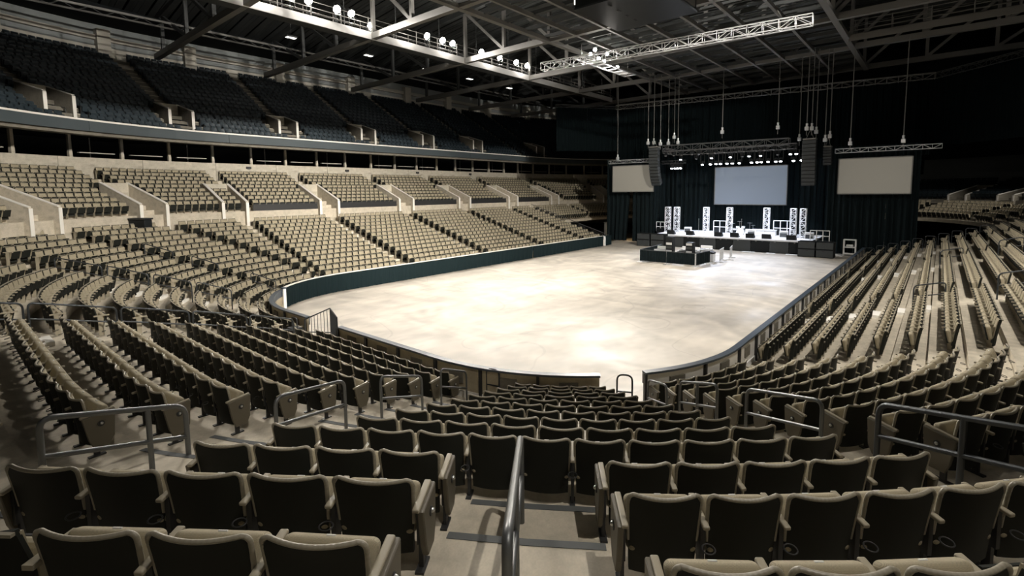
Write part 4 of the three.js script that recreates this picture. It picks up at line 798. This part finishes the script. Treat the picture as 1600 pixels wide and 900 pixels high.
for (let k = 0; k < 15; k++) {
  rowOf([['E', -1.35, CX], ['AR', 0, 8.6 - Math.max(0, k - 7) * .2]], dK(k), { pitch: .60, y: treadY(k), k, blk: 'A', out: seats });
  rowOf([['AR', 55, 84]], dK(k), { pitch: .60, y: treadY(k), k, blk: 'B', out: seats });
  rowOf([['AL', 27.5, 0], ['E', -CX, -2.95]], dK(k), { pitch: .55, y: treadY(k), k, blk: 'D', out: seats });
}
const rest = { corner: [], left: [], right: [], upperTier: [], deck: [], far: [] };
for (let k = 0; k < 15; k++) {
  const a1 = A1(k), a2 = A2(k);
  for (const [a, b] of [[35.5, a1 - 2.2], [a1 + 2.2, a2 - 1.8], [a2 + 2.4, 84.6]]) if (b - a > 1.5) rowOf([['AL', b, a]], dK(k), { pitch: .52, y: treadY(k), k, blk: '', out: rest.corner });
  for (const [a, b] of [[-11.6, -5.95], [-19.25, -12.75], [-26.85, -20.35], [-33.85, -27.95], [-38.2, -34.9]]) rowOf([['L', a, b]], dK(k), { pitch: .485, y: treadY(k), k, blk: '', out: rest.left });
  for (const [a, b] of [[-7.6, -14.05], [-15.3, -25.95], [-27.2, -35.4], [-36.6, k < 10 ? -39.7 : -42.5]]) rowOf([['R', a, b]], dK(k), { pitch: .50, y: treadY(k), k, blk: '', out: rest.right });
  if (k >= 10) { rowOf([['L', -LEN + R, -39]], dK(k), { pitch: .485, y: treadY(k), k, blk: '', out: rest.far }); rowOf([['FL', 18, 88]], dK(k), { pitch: .5, y: treadY(k), k, blk: '', out: rest.far }); for (const [a, b] of [[88, 70], [66, 40], [36, 22]]) rowOf([['FR', a, b]], dK(k), { pitch: .55, y: treadY(k) + .38, k, blk: '', out: rest.far }); }
}
function keepOut(list, zones) { return (s) => !zones.some((q) => q(s)); }
for (let k = 0; k < 9; k++) {
  const d = upD(k), y = upY(k), vom = k < 5;
  const cut = (list) => list;
  const ls = [[-11.5, -6.55], [-19.3, -13.95], [-27.0, -21.85], [-34.9, -29.55], [-43.5, -37.6]];
  const full = [[-12.2, -6.5], [-20.1, -13.3], [-27.8, -21.2], [-35.8, -28.9], [-45.9, -36.9]];
  for (const [a, b] of k < 5 ? ls : full) rowOf([['L', a, b]], () => d, { pitch: .485, y, k, blk: '', out: rest.upperTier });
  for (const [a, b] of k < 5 ? [[45.6, 28], [65.6, 53.3], [88, 73.2]] : [[48.3, 28], [68.3, 51], [88, 71]]) rowOf([['AL', b, a]], () => d, { pitch: .5, y, k, blk: '', out: rest.upperTier });
  for (const [a, b] of k < 5 ? [[67, 86], [40, 57]] : [[65, 87], [35, 61]]) rowOf([['FL', a, b]], () => d, { pitch: .5, y, k, blk: '', out: rest.upperTier });
  if (k < 8) for (const [a, b] of k < 5 ? [[88, 62], [54.5, 45], [38, 22]] : [[88, 61], [57, 43], [40, 22]]) rowOf([['FR', a, b]], () => 12.6 + .75 * k, { pitch: .55, y: 4.55 + .2 * k, k, blk: '', out: rest.deck });
}
for (let k = 0; k < 17; k++) {
  const d = deckD(k), y = deckY(k), lo = k > 0 && k < 5;
  const A = [[-10.3, -6.5], [-18.5, -13.7], [-26.3, -21.9], [-34.3, -29.7], [-43.2, -37.7], [-46.1, -44.4]], B = [[-11.45, -6.45], [-19.65, -12.55], [-27.45, -20.75], [-35.45, -28.55], [-43.2, -36.55], [-46.1, -44.4]];
  for (const [a, b] of lo ? A : B) rowOf([['L', a, b]], () => d, { pitch: .5, y, k, blk: '', out: rest.deck });
  for (const [a, b] of lo ? [[47, 30], [62, 49], [80, 69], [90, 87]] : [[47, 30], [64.3, 49], [82.3, 66.7], [90, 84.7]]) rowOf([['AL', b, a]], () => d, { pitch: .5, y, k, blk: '', out: rest.deck });
  for (const [a, b] of lo ? [[86.5, 90], [40, 80.5]] : [[85, 90], [40, 83]]) rowOf([['FL', a, b]], () => d, { pitch: .5, y, k, blk: '', out: rest.deck });
}
// the three hundred seats that show largest are things of their own
const tmp = new THREE.Vector3();
for (const s of seats) { tmp.set(s.x, s.y + .7, s.z); s.dist = tmp.distanceTo(CAM); tmp.project(camera); s.vis = Math.abs(tmp.x) < 1.06 && tmp.y < 1 && tmp.y > -1.16 && tmp.z < 1; }
const near = seats.filter((s) => s.vis).sort((a, b) => a.dist - b.dist).slice(0, 300);
const nearSet = new Set(near);
const fromEnd = (s) => { const l = s.i + 1, r = s.n - s.i; return l <= r ? [l, 'left'] : [r, 'right']; };
function seatLabel(s) {
  const row = s.k === 0 ? 'front row' : `${ord(s.k + 1)} row up`, [c, e] = fromEnd(s);
  const place = c === 1 ? `${e} end seat` : `${ord(c)} from ${e}`;
  if (s.blk === 'C') return `dark-backed seat, ${place}, ${row} from the barrier, centre block`;
  if (s.blk === 'CL') return `dark-backed seat, ${place}, ${row}, left of the middle handrail`;
  if (s.blk === 'CR') return `dark-backed seat, ${place}, ${row}, right of the middle handrail`;
  if (s.blk === 'A') return `tan seat, ${place}, ${row}, block left of the left aisle rails`;
  if (s.blk === 'B') return `tan seat, ${place}, ${row}, block right of the right aisle rails`;
  return `tan folding seat, ${place}, ${row}, far left end block`;
}
near.sort((a, b) => a.blk < b.blk ? -1 : a.blk > b.blk ? 1 : a.k - b.k || a.i - b.i);
for (const s of near) {
  const pl = s.first && ['C', 'CL', 'CR', 'B', 'D'].includes(s.blk), pr = s.last && s.blk !== 'B';
  const o = proto(s.first ? 1 : 0, pl ? 1 : 0, pr ? 1 : 0).clone();
  o.name = numbered('arena_seat'); o.position.set(s.x, s.y, s.z); o.rotation.y = s.ry; o.scale.set(s.w, 1, 1);
  tag(o, seatLabel(s), 'seat', 'tan folding arena seats'); scene.add(o);
}
// all the other seats: one mesh per area, copied
const low = {
  shell: shellGeo(3, 3, 0, .03), pad: shellGeo(2, 2, .031, .055, .9, .3, .97, .02), cushion: cushionGeo(1, .30, 77, .44, .10, .34), pan: (() => { const g = bx(.44, .03, .33, 0, -.05, .17); g.rotateX(-rad(77)); g.translate(0, .30, .2); return g; })(), arm: merged([bx(.06, .035, .36, -.29, .605, .21), bx(.03, .58, .12, -.29, .3, .18)]),
};
function fieldGeometry(parts) { const g = mergeGeometries(parts.map(norm), true); return g; }
const trimLow = bx(.5, .022, .03, 0, BB + BH, .012);
const G_LOW = fieldGeometry([mergeGeometries([low.shell, low.pan].map(norm)), mergeGeometries([low.pad, low.cushion].map(norm)), low.arm, trimLow]);
function field(name, list, mats, label, category) {
  const im = new THREE.InstancedMesh(G_LOW, mats, list.length), o = new THREE.Object3D();
  list.forEach((s, i) => { o.position.set(s.x, s.y, s.z); o.rotation.set(0, s.ry, 0); o.scale.set(s.w, 1, 1); o.updateMatrix(); im.setMatrixAt(i, o.matrix); });
  im.name = name; shadow(im); im.userData = { kind: 'stuff', label, category }; scene.add(im);
}
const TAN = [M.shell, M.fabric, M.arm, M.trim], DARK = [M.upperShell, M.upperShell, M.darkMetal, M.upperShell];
field('near_seating', seats.filter((s) => !nearSet.has(s)), TAN, 'remaining tan folding seats of the near end and corner blocks', 'seats');
field('corner_seating', rest.corner, TAN, 'curved rows of tan folding seats in the left near corner', 'seats');
field('left_seating', rest.left, TAN, 'rows of tan folding seats along the left side of the floor', 'seats');
field('right_seating', rest.right, TAN, 'long rows of tan folding seats on the right side of the floor', 'seats');
field('tier_seating', rest.upperTier, TAN, 'rows of tan folding seats above the walkway on the left', 'seats');
field('far_seating', rest.far, TAN, 'small rows of seats in the far corners beside the stage', 'seats');
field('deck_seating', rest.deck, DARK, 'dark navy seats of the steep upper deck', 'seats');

scene.traverse((o) => { if (o.isMesh) { o.castShadow = o.material !== M.glow && o.material !== M.glowCool; o.receiveShadow = true; } });
renderer.render(scene, camera);
